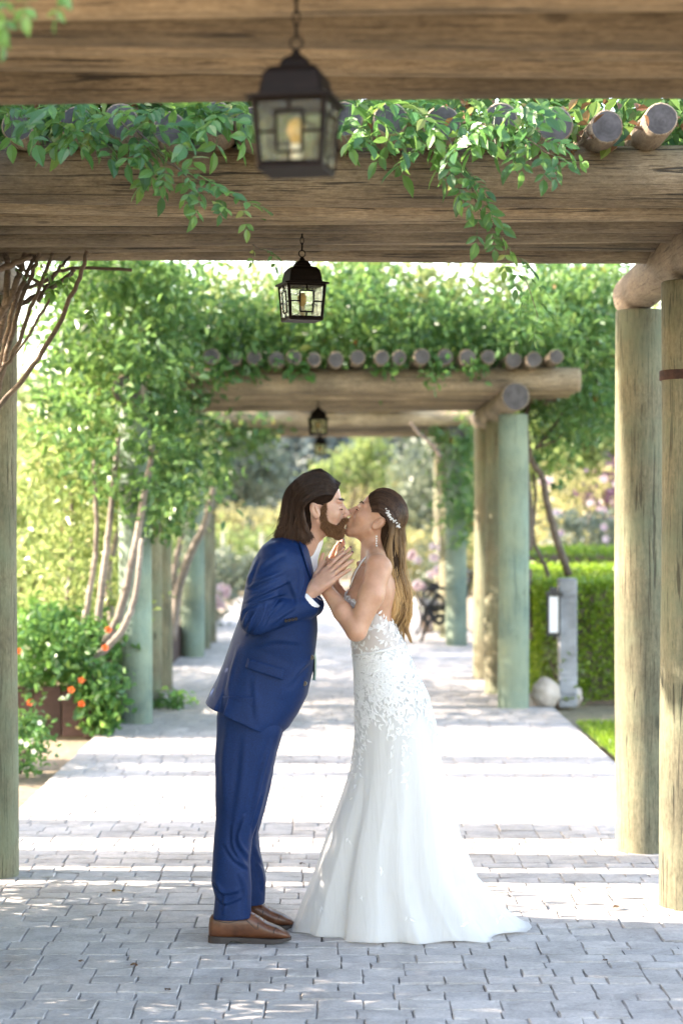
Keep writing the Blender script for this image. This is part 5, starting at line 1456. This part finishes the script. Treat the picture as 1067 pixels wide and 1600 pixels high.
# shoes
def shoe(dx, dy, label=None):
    Y0 = 7.395
    K = Field(W(318, 1480, Y0) - np.array([0, 0.07, 0]), W(465, 1415, Y0) + np.array([0, 0.07, 0]), 0.003)
    top = [(326, 1446), (328, 1434), (331, 1428), (345, 1426), (392, 1425), (404, 1432), (418, 1441), (436, 1448), (448, 1455), (455, 1463)]
    bot = [(326, 1464), (455, 1466)]
    # loft along the shoe: axis = px, section = py
    sc = FPX / Y0
    px = VX + K.ax[0] * sc; py = VY - (K.ax[2] - CAMH) * sc
    tt = np.interp(px, [p[0] for p in top], [p[1] for p in top]); hw = np.interp(px, [326, 328, 332, 345, 372, 400, 422, 438, 447, 452, 455], [0.0005, 0.014, 0.025, 0.034, 0.036, 0.042, 0.045, 0.039, 0.029, 0.018, 0.0005])
    yc_ = Y0 + 0.008 * np.sin((px - 326) / 129 * 3.1)
    c = (tt + 1466) / 2; a = np.maximum((1466 - tt) / 2 / sc, 0.002)
    u = np.abs(py[None, :] - c[:, None]) / sc / a[:, None]; v = np.abs(K.ax[1][None, :] - yc_[:, None]) / hw[:, None]
    n_ = 2.5
    r = (u[:, None, :] ** n_ + v[:, :, None] ** n_) ** (1 / n_)
    dk = (r - 1) * np.minimum(a, hw)[:, None, None]
    dk = np.maximum(dk, (np.maximum(326.3 - px, px - 454.8) / sc)[:, None, None])
    K.merge(tuple(slice(0, m) for m in K.n), dk.astype(np.float32), 0)
    Vk, Fk = K.mesh()
    off = np.array([dx, dy, 0])
    up = build('shoe', Vk + off, Fk, M['leather'], groom)
    # sole with heel block
    xs = np.concatenate([[325.5, 326.2, 327.2, 329], np.linspace(331, 450, 32), [452, 453.5, 454.7, 455.5]]); V, F = [], []
    for x in xs:
        w = np.interp(x, [325.5, 327, 332, 345, 372, 400, 422, 438, 448, 453, 455.5], [0.006, 0.015, 0.027, 0.037, 0.036, 0.044, 0.048, 0.041, 0.030, 0.018, 0.006]); yy = Y0 + 0.008 * math.sin((x - 326) / 129 * 3.1)
        X = W(x, 1466, Y0)[0]
        zb = 0.001 if x < 361 else (0.011 if x < 372 else np.interp(x, [372, 395, 430, 456], [0.008, 0.001, 0.001, 0.012]))
        zt = np.interp(x, [325, 430, 456], [0.027, 0.018, 0.022])
        V += [(X, yy - w, zb), (X, yy - w, zt), (X, yy + w, zt), (X, yy + w, zb)]
    for i in range(39):
        for j in range(4): F.append((i * 4 + j, i * 4 + (j + 1) % 4, i * 4 + 4 + (j + 1) % 4, i * 4 + 4 + j))
    F += [(0, 1, 2, 3), (159, 158, 157, 156)]
    build('sole', np.array(V) + off, F, M['sole'], up, smooth=False)
    for k, (x, y_) in enumerate(((398, 1430), (405, 1434.5), (412, 1439))):
        mb = MB(); p = W(x, y_, Y0)
        mb.tube(spline([p + np.array([-0.006, -0.026, -0.012]), p + np.array([0, -0.012, 0.001]), p + np.array([0.002, 0.004, 0.003]), p + np.array([0, 0.024, -0.008])], 9) + off, 0.0022, 5)
        mb.build('lace', M['lace_string'], up, smooth=True)
    # stitched toe cap and facing seams
    for P in ([(431, 1449), (428, 1456), (427, 1463)], [(384, 1436), (396, 1448), (402, 1452), (404, 1441)], [(334, 1437), (356, 1442), (378, 1436)]):
        pts = []
        for (a_, b_) in spline([(a, b, 0) for a, b in P], 9)[:, :2]:
            tt_ = np.interp(a_, [p[0] for p in top], [p[1] for p in top]); hw_ = np.interp(a_, [325, 330, 345, 372, 400, 422, 438, 449, 455.5], [0.006, 0.024, 0.034, 0.036, 0.042, 0.045, 0.038, 0.024, 0.003])
            c_ = (tt_ + 1466) / 2; h2 = (1466 - tt_) / 2
            q = max(0.03, 1 - min(1, abs(b_ - c_) / h2) ** 2.5) ** 0.4
            pts.append(W(a_, b_, Y0 + 0.008 * math.sin((a_ - 326) / 129 * 3.1) - hw_ * q - 0.0004))
        mb = MB(); mb.tube(np.array(pts) + off, 0.0013, 4); mb.build('seam', M['sole'], up, smooth=True)
shoe(0, 0); shoe(0.010, 0.235)
# hair
def push_out(A, th):
    """keep hair (local head coordinates) outside the skull"""
    c = np.array([-0.012, 0.036, 0]); r = np.array([0.097, 0.09, 0.075])
    k0 = np.linalg.norm((A - c) / r, axis=-1); t = 1 + np.broadcast_to(th, k0.shape)
    f = np.where(k0 < t, t / np.maximum(k0, 1e-3), 1.0)
    return c + (A - c) * f[..., None]
def groom_hair():
    Hc = Field(HG.o - np.array([0.19, 0.13, 0.2]), HG.o + np.array([0.13, 0.13, 0.17]), 0.004)
    k = HG.k
    Hc.ell(HG.p(-0.014, 0.044, 0), np.array([0.0995, 0.0925, 0.0795]) * k, 0.01, HG.B)
    Hc.ell(HG.p(-0.078, -0.035, 0), np.array([0.045, 0.07, 0.068]) * k, 0.03, HG.B)
    for s in (-1, 1):
        Hc.ell(HG.p(-0.062, -0.075, 0.035 * s), np.array([0.045, 0.055, 0.038]) * k, 0.02, HG.B)
        Hc.ell(HG.p(0.0, -0.03, 0.085 * s), np.array([0.033, 0.04, 0.03]) * k, 0.006, HG.B, 'cut')
    Hc.ell(HG.p(0.115, -0.02, 0), np.array([0.072, 0.1, 0.12]) * k, 0.01, HG.B, 'cut')
    Hc.cone(HG.p(-0.02, -0.07, 0), HG.p(-0.045, -0.16, 0), 0.05, 0.05, 0.01, 'cut')
    V, F = Hc.mesh()
    cap = build('hair', V, F, M['haircap_m'], groom)
    n = 5200; r = np.random.default_rng(31)
    a = r.random(n) ** 0.9; sg = np.where(r.random(n) < 0.62, 1, -1)     # +1: camera side (side vector points to the camera for a man facing right)
    L = lambda lo, hi: np.array(lo)[None] * (1 - a[:, None]) + np.array(hi)[None] * a[:, None]
    root = L((0.058, 0.046, 0.064), (0.084, 0.090, 0.004)); m1 = L((0.005, 0.040, 0.082), (-0.005, 0.141, 0.010)); m2 = L((-0.056, 0.0, 0.084), (-0.112, 0.075, 0.02))
    m3 = L((-0.058, -0.055, 0.078), (-0.137, -0.02, 0.03)); m4 = L((-0.05, -0.095, 0.07), (-0.142, -0.085, 0.035)); tip = L((-0.035, -0.135, 0.068), (-0.155, -0.125, 0.04))
    tip[:, 0] += r.normal(0, 0.018, n); tip[:, 1] += r.normal(0, 0.012, n); m4[:, 0] += r.normal(0, 0.008, n)
    root[:, 0] -= r.random(n) * 0.05 * a
    A = np.stack([root, m1, m2, m3, m4, tip], 1)
    gl = (a * 26).astype(int) + 27 * (sg > 0)
    for l in np.unique(gl):
        w_ = gl == l; c0 = A[w_].mean(0); A[w_] = c0 + (A[w_] - c0) * np.array([1, 1, 0.9, 0.75, 0.6, 0.45])[None, :, None] + r.normal(0, 1, 3) * np.array([0, 0.1, 0.3, 0.6, 1.0, 1.4])[None, :, None] * 0.006
    th = 1 + r.normal(0.005, 0.022, n)[:, None, None] * np.array([0.2, 1, 1, 1.2, 1.2, 1])[None, :, None]
    A = A * th + r.normal(0, 0.0022, A.shape)
    A[..., 2] *= sg[:, None]
    P = spl_many(A, 18)
    tt = np.linspace(0, 1, 18)[None, :]
    ph = r.uniform(0, 6.28, 40)[(a * 39).astype(int)][:, None]
    P[..., 0] += 0.006 * np.sin(tt * 9 + ph) * tt ** 2; P[..., 2] += 0.004 * np.sin(tt * 8 + ph * 1.7) * tt
    Rr = np.concatenate([np.full(15, 0.0009), [0.0008, 0.0006, 0.0002]])
    P = push_out(P, (0.055 + 0.10 * r.random(n) ** 1.5)[:, None] * np.clip(np.linspace(0, 1, 18) * 9, 0.25, 1)[None, :])
    lock = r.random(60)[(a * 59).astype(int)]
    strands('hair_strands', HG.many(P), Rr, M['hair_m'], cap, np.clip(0.65 * lock + 0.35 * r.random(n), 0, 1))
    nf = 260; i = r.integers(0, n, nf); Pf = P[i] + r.normal(0, 1, (nf, 1, 3)) * np.linspace(0, 1, 18)[None, :, None] ** 1.5 * 0.012
    Pf[..., 0] -= np.linspace(0, 1, 18)[None, :] ** 4 * r.uniform(0, 0.03, (nf, 1))
    strands('flyaway_strands', HG.many(Pf), Rr * 0.7, M['hair_m'], cap)
    # beard
    Bd = Field(HG.o - np.array([0.05, 0.1, 0.16]), HG.o + np.array([0.13, 0.1, 0.03]), 0.0028)
    for s in (-1, 1):
        pts = [(0.024, 0.010, 0.0660), (0.020, -0.010, 0.0655), (0.016, -0.045, 0.0610), (0.022, -0.070, 0.051), (0.045, -0.092, 0.035), (0.074, -0.106, 0.010)]
        Bd.chain([HG.p(f, u, v * s) for f, u, v in pts], [0.0035, 0.005, 0.009, 0.012, 0.0145, 0.0145], 0.015)
        Bd.cone(HG.p(0.035, -0.075, 0.044 * s), HG.p(0.082, -0.092, 0.022 * s), 0.013, 0.012, 0.015)
        Bd.chain([HG.p(0.1045, -0.0515, 0.003 * s), HG.p(0.096, -0.056, 0.020 * s), HG.p(0.082, -0.075, 0.030 * s), HG.p(0.074, -0.098, 0.026 * s)], [0.006, 0.0065, 0.008, 0.012], 0.008)
    Bd.cone(HG.p(0.088, -0.094, 0), HG.p(0.078, -0.106, 0), 0.009, 0.016, 0.012)
    Vb, Fb = Bd.mesh()
    bd = build('beard', Vb, Fb, M['beard'], groom, attrs={'rnd': np.full(len(Vb), 0.3), 't': np.full(len(Vb), 0.4)})
    N = vnormals(Vb, Fb); lb = HG.inv(Vb)
    r = np.random.default_rng(5); i = r.integers(0, len(Vb), 9000)
    d = N[i] * 0.7 + (-0.75 * HG.u + 0.25 * HG.f) + r.normal(0, 0.25, (len(i), 3)); d /= np.linalg.norm(d, axis=1)[:, None]
    ln = r.uniform(0.005, 0.010, len(i))[:, None]
    P = np.stack([Vb[i] - d * 0.001, Vb[i] + d * ln * 0.5, Vb[i] + d * ln - HG.u * 0.001], 1)
    strands('beard_strands', P, np.array([0.0008, 0.0007, 0.0002]), M['beard'], bd)
    # eyebrows and lashes
    for s in (-1, 1):
        q = r.random(90); c = np.stack([0.0965 - 0.014 * q ** 1.6, 0.021 + 0.006 * np.sin(q * 2.6), (0.013 + 0.034 * q)], 1) + r.normal(0, 0.0016, (90, 3)); c[:, 2] *= s
        e = c + np.stack([-0.003 * np.ones(90), 0.001 + 0 * q, 0.008 * s * np.ones(90)], 1)
        strands('eyebrow', HG.many(np.stack([c, (c + e) / 2 + [0, 0.001, 0], e], 1)), np.array([0.0007, 0.0006, 0.0003]), M['hair_m'], groom)
        q = r.random(50); c = np.stack([0.0895 - 0.008 * q, -0.0105 - 0.002 * np.sin(q * 3), 0.021 + 0.022 * q], 1); c[:, 2] *= s
        e = c + np.array([0.005, -0.003, 0.002 * s])
        strands('eyelash', HG.many(np.stack([c, (c + e) / 2, e], 1)), np.array([0.0006, 0.0005, 0.0002]), M['hair_m'], groom)
groom_hair()

# ------------------------------------------------------------------ bride
bx_ = W(620, 1470, 7.55)
bride = empty('person', (bx_[0], 7.55, 0)); tag(bride, 'woman with long wavy hair in a white lace wedding gown, head tilted up', 'person')
ta = math.radians(30)
HB = Frame(W(589, 810, 7.515), (-math.cos(ta), 0.0, math.sin(ta)), (math.sin(ta), 0, math.cos(ta)), 0.905)
def torso(B, grow=0.0, arms=True):
    g = grow
    B.ell(W(583, 920, YC), (0.088 + g, 0.138 + g, 0.115 + g), 0.03)
    q = g * FPX / YC
    tf_ = ([(604 + q, 905), (609 + q, 940), (613 + q, 968), (621 + q, 988), (630 + q, 1004), (643 + q, 1040), (650 + q, 1060)])
    B.loft(YC, (1, 0), [(562 - q, 905), (548 - q, 930), (545 - q, 950), (549 - q, 990), (553 - q, 1022), (555 - q, 1045), (555 - q, 1060)], tf_, np.array([905, 940, 985, 1010, 1060.0]), np.full(5, YC), np.array([0.125, 0.13, 0.122, 0.118, 0.148]) + g, 2.2, 0.03)
    for s in (-1, 1):
        B.ell(W(562, 936, YC + 0.068 * s), (0.05 + g, 0.055 + g, 0.05 + g), 0.025)
        if arms:
            B.cone(W(586, 862, YC + 0.02 * s), W(589, 882, YC + 0.135 * s), 0.036, 0.04, 0.03)
BF = Field((W(488, 0, 7.4)[0] - 0.01, 7.20, W(0, 1060, YC)[2]), (W(645, 0, YC)[0], 7.80, W(0, 755, YC)[2]), 0.0033)
torso(BF)
add_head(BF, HB, False)
BF.cone(W(583, 838, 7.51), W(584, 880, YC), 0.045, 0.05, 0.02)
BF.chain([W(592, 888, 7.345), W(580, 930, 7.305), W(557, 986, 7.275)], [0.049, 0.045, 0.036], 0.018)
BF.chain([W(557, 986, 7.275), W(535, 955, 7.32), W(508, 918, 7.395)], [0.037, 0.0355, 0.0235], 0.012)
BF.chain([W(580, 890, 7.655), W(560, 935, 7.71), W(546, 968, 7.72)], [0.048, 0.042, 0.035], 0.018)
BF.chain([W(546, 968, 7.72), W(532, 935, 7.67), W(520, 912, 7.605)], [0.036, 0.033, 0.023], 0.012)
tipsN = hand(BF, BW_near, np.array([0.62, 0.0, 0.78]), -near_n, True, 0.93, (-2, -2, -1, 0), 0.05, rad=0.9)
tipsF = hand(BF, BW_far, np.array([0.25, 0.05, 0.97]), -far_n, False, 0.93, (-1, -1, 0, 1), 0.05, rad=0.9)
# collar bones and spine
BF.cone(W(560, 880, YC - 0.02), W(578, 879, YC - 0.12), 0.008, 0.007, 0.012); BF.cone(W(560, 880, YC + 0.02), W(578, 879, YC + 0.12), 0.008, 0.007, 0.012)
Vb, Fb = BF.mesh()
loc = HB.inv(Vb)
lipm = (np.abs(loc[:, 1] + 0.0675) < 0.0125) & (loc[:, 0] > 0.0945) & (loc[:, 0] < 0.12) & (np.abs(loc[:, 2]) < 0.02)
nail = np.zeros(len(Vb), bool)
for (p, d) in tipsN + tipsF:
    q = Vb - p; nail |= (np.linalg.norm(q, axis=1) < 0.011) & (q @ d > -0.004)
cen = Vb
mi = np.zeros(len(Fb), int); mi[lipm[Fb].all(1)] = 1; mi[nail[Fb].all(1)] = 2
build('body', Vb, Fb, [M['skin_f'], M['lip'], M['nail']], bride, True, None, mi)
# gown: bodice over the torso, skirt, belt, lace
dress = None
BD = Field((W(530, 0, YC)[0], 7.3, W(0, 1062, YC)[2]), (W(650, 0, YC)[0], 7.7, W(0, 900, YC)[2]), 0.004)
torso(BD, 0.005, False)
Vd, Fd = BD.mesh()
px = VX + Vd[:, 0] * FPX / YC; py = VY - (Vd[:, 2] - CAMH) * FPX / YC
edge = 926 + (px - 541) * 0.62 + 3.0 * np.sin(px * 0.9) * np.sin(Vd[:, 1] * 55)
keep = ((py > edge) & (py < 1040))[Fd].all(1)
used = np.unique(Fd[keep]); mp = np.full(len(Vd), -1); mp[used] = np.arange(len(used))
Vbod = Vd[used]; Nbod = vnormals(Vd, Fd)[used]
LV = np.array([(551, 1022), (553, 1040), (555, 1095), (553, 1150), (547, 1200), (532, 1245), (511, 1300), (488, 1368), (470, 1412), (452, 1456)], float)
RV = np.array([(631, 1003), (647, 1042), (668, 1085), (680, 1130), (690, 1190), (706, 1250), (718, 1305), (744, 1370), (785, 1415), (828, 1443)], float)
YCV = np.array([7.5, 7.5, 7.5, 7.51, 7.53, 7.55, 7.58, 7.62, 7.645, 7.66]); RYV = np.array([.130, .145, .172, .185, .2, .222, .25, .285, .305, .325])
vk = np.linspace(0, 1, 10)
def skirt_point(v, th, scale=1.0, fold=1.0):
    """v, th arrays -> world points"""
    S3 = lambda A: np.interp(v, vk, A)
    lx, ly, rx, ry_ = S3(LV[:, 0]), S3(LV[:, 1]), S3(RV[:, 0]), S3(RV[:, 1]); yc = S3(YCV); ry = S3(RYV) * scale
    A = np.clip((v - 0.28) / 0.72, 0, 1) ** 1.3 * fold
    f = (0.075 * np.sin(7 * th + 2.1 * v + 0.6) + 0.05 * np.sin(12 * th - 1.5 * v + 1.9) + 0.016 * np.sin(21 * th + 3 * v) + 0.022 * np.sin(4 * th + 1.0)) * A
    f = f - 0.05 * A * np.abs(np.sin(9.5 * th + 0.8 + v)) ** 0.5
    f = f * (0.35 + 0.65 * np.abs(np.sin(th)))          # keep the outline
    m = 1 + f
    k = np.cos(th) * scale * m; yy = yc + np.sin(th) * ry * m * 1.0
    pxx = (lx + rx) / 2 + (rx - lx) / 2 * k; pyy = (ly + ry_) / 2 + (ry_ - ly) / 2 * np.cos(th)
    X = (pxx - VX) * yc / FPX; Z = CAMH - (pyy - VY) * yc / FPX
    zh = np.clip((v - 0.86) / 0.14, 0, 1)
    Z = Z * (1 - zh ** 2) + (0.006 + 0.006 * np.sin(9 * th)) * zh ** 2
    Z = np.maximum(Z, 0.004)
    return np.stack([X, yy, Z], -1)
def skirt(name, mat, parent, scale, fold, nv=110, nt=300):
    v = np.linspace(0, 1, nv)[:, None]; th = np.linspace(0, 2 * math.pi, nt, endpoint=False)[None, :]
    P = skirt_point(v + 0 * th, th + 0 * v, scale, fold).reshape(-1, 3)
    i = np.arange(nv - 1)[:, None]; j = np.arange(nt)[None, :]; a = i * nt + j; b = i * nt + (j + 1) % nt
    F = np.stack([a, b, b + nt, a + nt], -1).reshape(-1, 4)
    return build(name, P, F, mat, parent)
dress = build('gown', Vbod, mp[Fd[keep]], M['sheer'], bride)
sk = skirt('skirt', M['tulle'], dress, 1.0, 1.0)
skirt('lining', M['lining'], dress, 0.93, 0.7, 60, 160)
th = np.linspace(0, 2 * math.pi, 61)
mb = MB(); mb.tube(skirt_point(np.full(61, 0.006), th, 1.012, 0), 0.0045, 6, cap=False); mb.build('belt', M['lace'], dress, smooth=True)
# lace leaves on bodice and upper skirt
lr = np.random.default_rng(77)
Ls = []; 
i = lr.integers(0, len(Vbod), 780)
Pl, Nl = Vbod[i] + Nbod[i] * 0.002, Nbod[i]
n = 3000
vv = lr.triangular(0.0, 0.08, 0.62, n); tt = lr.uniform(math.pi, 2 * math.pi, n)
ln_ = 0.30 + 0.32 * (0.5 + 0.5 * np.sin(tt * 5.3 + 1.1 + 0.8 * np.sin(tt * 11))) * (0.6 + 0.4 * np.sin(tt * 17))
kill = lr.random(n) < np.clip((vv - 0.18) / np.maximum(ln_ - 0.18, 0.05), 0, 1) ** 1.4; vv, tt = vv[~kill], tt[~kill]
extra_v = np.array([0.66, 0.72, 0.86, 0.87, 0.9, 0.91, 0.8]); extra_t = np.array([3.9, 4.5, 3.75, 4.75, 5.25, 5.8, 4.3])
vv = np.concatenate([vv, extra_v, extra_v + 0.006]); tt = np.concatenate([tt, extra_t, extra_t + 0.02])
e = 1e-3
p0 = skirt_point(vv, tt); pv = skirt_point(vv + e, tt) - p0; pt = skirt_point(vv, tt + e) - p0
nn = np.cross(pv, pt); nn /= np.linalg.norm(nn, axis=1)[:, None]; nn *= np.sign((nn * np.stack([np.cos(tt), np.sin(tt), 0 * tt], 1)).sum(1))[:, None]
D1 = pv / np.linalg.norm(pv, axis=1)[:, None]; T1 = np.cross(D1, nn)
an = lr.normal(0, 0.75, len(vv)) + np.where(lr.random(len(vv)) < 0.5, 0.5, -0.5)
Dl = D1 * np.cos(an)[:, None] + T1 * np.sin(an)[:, None]
Db = rand_dirs(len(Pl), lr) ; Db[:, 2] -= 0.3
Cc = np.concatenate([Pl, p0 + nn * 0.003]); Dd = np.concatenate([Db, Dl]); Nn = np.concatenate([Nl, nn])
Dd = Dd - Nn * (Dd * Nn).sum(1)[:, None]
Lz = lr.uniform(0.015, 0.030, len(Cc))
Vl, Fl, Al = leaf_arrays(Cc, Dd, Nn, Lz, Lz * 0.42, lr.random(len(Cc)), 0.12)
o = build('lace_leaves', Vl, Fl, M['lace'], dress, smooth=False); o['kind'] = 'stuff'
# shoulder strap, earring, comb
mb = MB(); mb.tube(spline([W(546, 918, 7.43), W(556, 893, 7.425), W(570, 872, 7.425), W(584, 862, 7.43)], 14), 0.003, 5); mb.build('strap', M['lace'], dress, smooth=True)
er = HB.p(-0.006, -0.052, 0.079) if False else W(588, 838, 7.43)
mb = MB()
for k in range(8): mb.lathe([(0.0004, -0.0035), (0.0032, 0), (0.0004, 0.0035)], er + np.array([0.0004 * (-1) ** k, 0, -0.0088 * k]), 6)
ear = mb.build('earring', M['pearl'], bride, smooth=True); ear['kind'] = 'stuff'
mb = MB()
cr_ = np.random.default_rng(12)
for k in range(34):
    u = cr_.random(); c = W(602 + 23 * u + cr_.normal(0, 1.8), 799 + 25 * u + cr_.normal(0, 2.2), 7.428 + 0.014 * u + cr_.normal(0, 0.002)); s_ = cr_.uniform(0.003, 0.0062)
    mb.lathe([(0.0005, -s_ * 0.7), (s_, 0), (0.0005, s_ * 0.7)], c, 6)
o = mb.build('hair_comb', M['pearl'], bride, smooth=False); o['kind'] = 'stuff'
def bride_hair():
    Hc = Field((W(560, 0, YC)[0], 7.38, W(0, 1005, YC)[2]), (W(650, 0, YC)[0], 7.64, W(0, 755, YC)[2]), 0.004)
    k = HB.k
    Hc.ell(HB.p(-0.016, 0.042, 0), np.array([0.097, 0.0885, 0.0775]) * k, 0.01, HB.B)
    Hc.chain([W(608, 830, 7.515), W(612, 870, 7.515), W(617, 910, 7.515), W(618, 950, 7.51), W(612, 985, 7.51)], [0.042, 0.036, 0.032, 0.026, 0.008], 0.03)
    for s in (-1, 1):
        Hc.ell(HB.p(-0.004, -0.02, 0.087 * s), np.array([0.033, 0.036, 0.03]) * k, 0.006, HB.B, 'cut')
        Hc.chain([W(606, 840, 7.515 - 0.04 * s), W(611, 880, 7.515 - 0.045 * s), W(618, 930, 7.515 - 0.04 * s)], [0.027, 0.024, 0.015], 0.02)
    for s in (-1, 1): Hc.cone(HB.p(0.06, 0.012, 0.075 * s), HB.p(0.015, -0.005, 0.085 * s), 0.024, 0.024, 0.006, 'cut')
    Hc.ell(HB.p(0.11, -0.012, 0), np.array([0.08, 0.11, 0.12]) * k, 0.01, HB.B, 'cut')
    V, F = Hc.mesh()
    cap = build('hair', V, F, M['haircap_f'], bride)
    n = 6400; r = np.random.default_rng(41); nl = 44
    la = np.concatenate([np.linspace(0.0, 1.0, 24), r.random(20)]); ls = np.where(np.arange(nl) < 30, -1.0, 1.0); lk = r.integers(0, nl, n)
    lo = r.uniform(0.55, 1.06, nl); ldx = r.normal(0, 3.2, nl); lend = r.normal(0, 9, nl); lcut = r.uniform(0.84, 1.0, nl)
    da = r.normal(0, 0.055, n)
    a = np.clip(la[lk] + da, 0, 1); ac = la[lk]; sg = ls[lk]                      # -1: camera side
    lp_ = lambda p, q: p * (1 - a) + q * a
    def cp(p0, p1): return np.stack([lp_(p0[0], p1[0]), lp_(p0[1], p1[1]), lp_(p0[2], p1[2])], 1)
    C = np.stack([cp((583, 800, .066), (584, 775, .006)), cp((598, 803, .079), (607, 776, .012)), cp((610, 824, .081), (627, 806, .025)), cp((604, 860, .082), (631, 850, .035)),
                  cp((607, 900, .080), (632, 896, .035)), cp((612, 940, .062), (637, 935, .03)), cp((604, 972, .055), (632, 968, .025)), cp((604, 1000, .04), (622, 1004, .02))], 1)
    cut = np.clip(lcut[lk] + r.normal(0, 0.03, n), 0.7, 1.0)
    C[..., 0] += r.normal(0, 1.0, C.shape[:2]); C[:, 4:, 0] += (ldx[lk] + r.normal(0, 1.0, n))[:, None]; C[:, 6:, 0] += lend[lk][:, None] * np.array([0.5, 1.0])[None, :]; C[:, 4:, 1] += r.normal(0, 3, (n, 1)); C[:, 2:, 2] *= (lo[lk] + r.normal(0, 0.03, n))[:, None]
    # strands of one lock draw together towards the ends
    C0 = np.zeros_like(C)
    for l in range(nl):
        w_ = lk == l
        if w_.any(): C0[w_] = C[w_].mean(0)
    C = C0 + (C - C0) * np.array([1, 1, 0.9, 0.75, 0.6, 0.5, 0.45, 0.35])[None, :, None]
    C[..., 2] += r.normal(0, 0.0015, C.shape[:2])
    P = spl_many(C, 30)
    ph = (r.normal(0, 0.9, nl)[lk] + r.normal(0, 0.12, n))[:, None]; am = r.uniform(0.8, 1.5, nl)[lk][:, None]
    tt = np.linspace(0, 1, 30)[None, :] * cut[:, None]
    P = np.stack([np.stack([np.interp(tt[i] * 29, np.arange(30), P[i, :, c]) for c in range(3)], 1) for i in range(n)])
    wv = np.clip((tt - 0.35) / 0.65, 0, 1)
    P[..., 0] += 5.6 * am * np.sin(tt * 19 + ph) * wv; P[..., 2] += 0.010 * am * np.cos(tt * 17 + ph) * wv
    Yd = 7.515 + sg[:, None] * P[..., 2]
    Wd = np.stack([(P[..., 0] - VX) * Yd / FPX, Yd, CAMH - (P[..., 1] - VY) * Yd / FPX], -1)
    Rr = np.concatenate([np.full(25, 0.0009), np.linspace(0.0009, 0.0002, 5)])
    Lc = HB.inv(Wd.reshape(-1, 3)).reshape(Wd.shape)
    Lc2 = push_out(Lc, (0.05 + 0.09 * r.random(n) ** 1.5)[:, None] * np.clip(np.linspace(0, 1, 30) * 12, 0.25, 1)[None, :])
    Wd = HB.many(Lc2.reshape(-1, 3)).reshape(Wd.shape)
    lock = r.random(nl)[lk]
    strands('hair_strands', Wd, Rr, M['hair_f'], cap, np.clip(0.75 * lock + 0.25 * r.random(n), 0, 1))
    nf = 260; i = r.integers(0, n, nf); Pf = Wd[i] + r.normal(0, 1, (nf, 1, 3)) * np.linspace(0, 1, 30)[None, :, None] ** 1.5 * np.array([0.016, 0.012, 0.01])
    Pf = Pf + 0.004 * np.sin(np.linspace(0, 14, 30)[None, :, None] + r.uniform(0, 6, (nf, 1, 3))) * np.linspace(0, 1, 30)[None, :, None]
    strands('flyaway_strands', Pf, Rr * 0.7, M['hair_f'], cap, r.uniform(0.5, 1, nf))
    for s in (-1, 1):
        q = r.random(80); c = np.stack([0.0955 - 0.014 * q ** 1.6, 0.020 + 0.008 * np.sin(q * 2.6), (0.014 + 0.031 * q)], 1) + r.normal(0, 0.0009, (80, 3)); c[:, 2] *= s
        e = c + np.stack([-0.003 * np.ones(80), 0.001 + 0 * q, 0.007 * s * np.ones(80)], 1)
        strands('eyebrow', HB.many(np.stack([c, (c + e) / 2, e], 1)), np.array([0.0007, 0.0006, 0.0003]), M['haircap_f'], bride)
        q = r.random(70); c = np.stack([0.0905 - 0.009 * q, -0.008 - 0.002 * np.sin(q * 3), 0.019 + 0.024 * q], 1); c[:, 2] *= s
        e = c + np.array([0.007, -0.002, 0.003 * s])
        strands('eyelash', HB.many(np.stack([c, (c + e) / 2 - [0, 0.001, 0], e], 1)), np.array([0.0008, 0.0006, 0.0002]), M['haircap_m'], bride)
bride_hair()
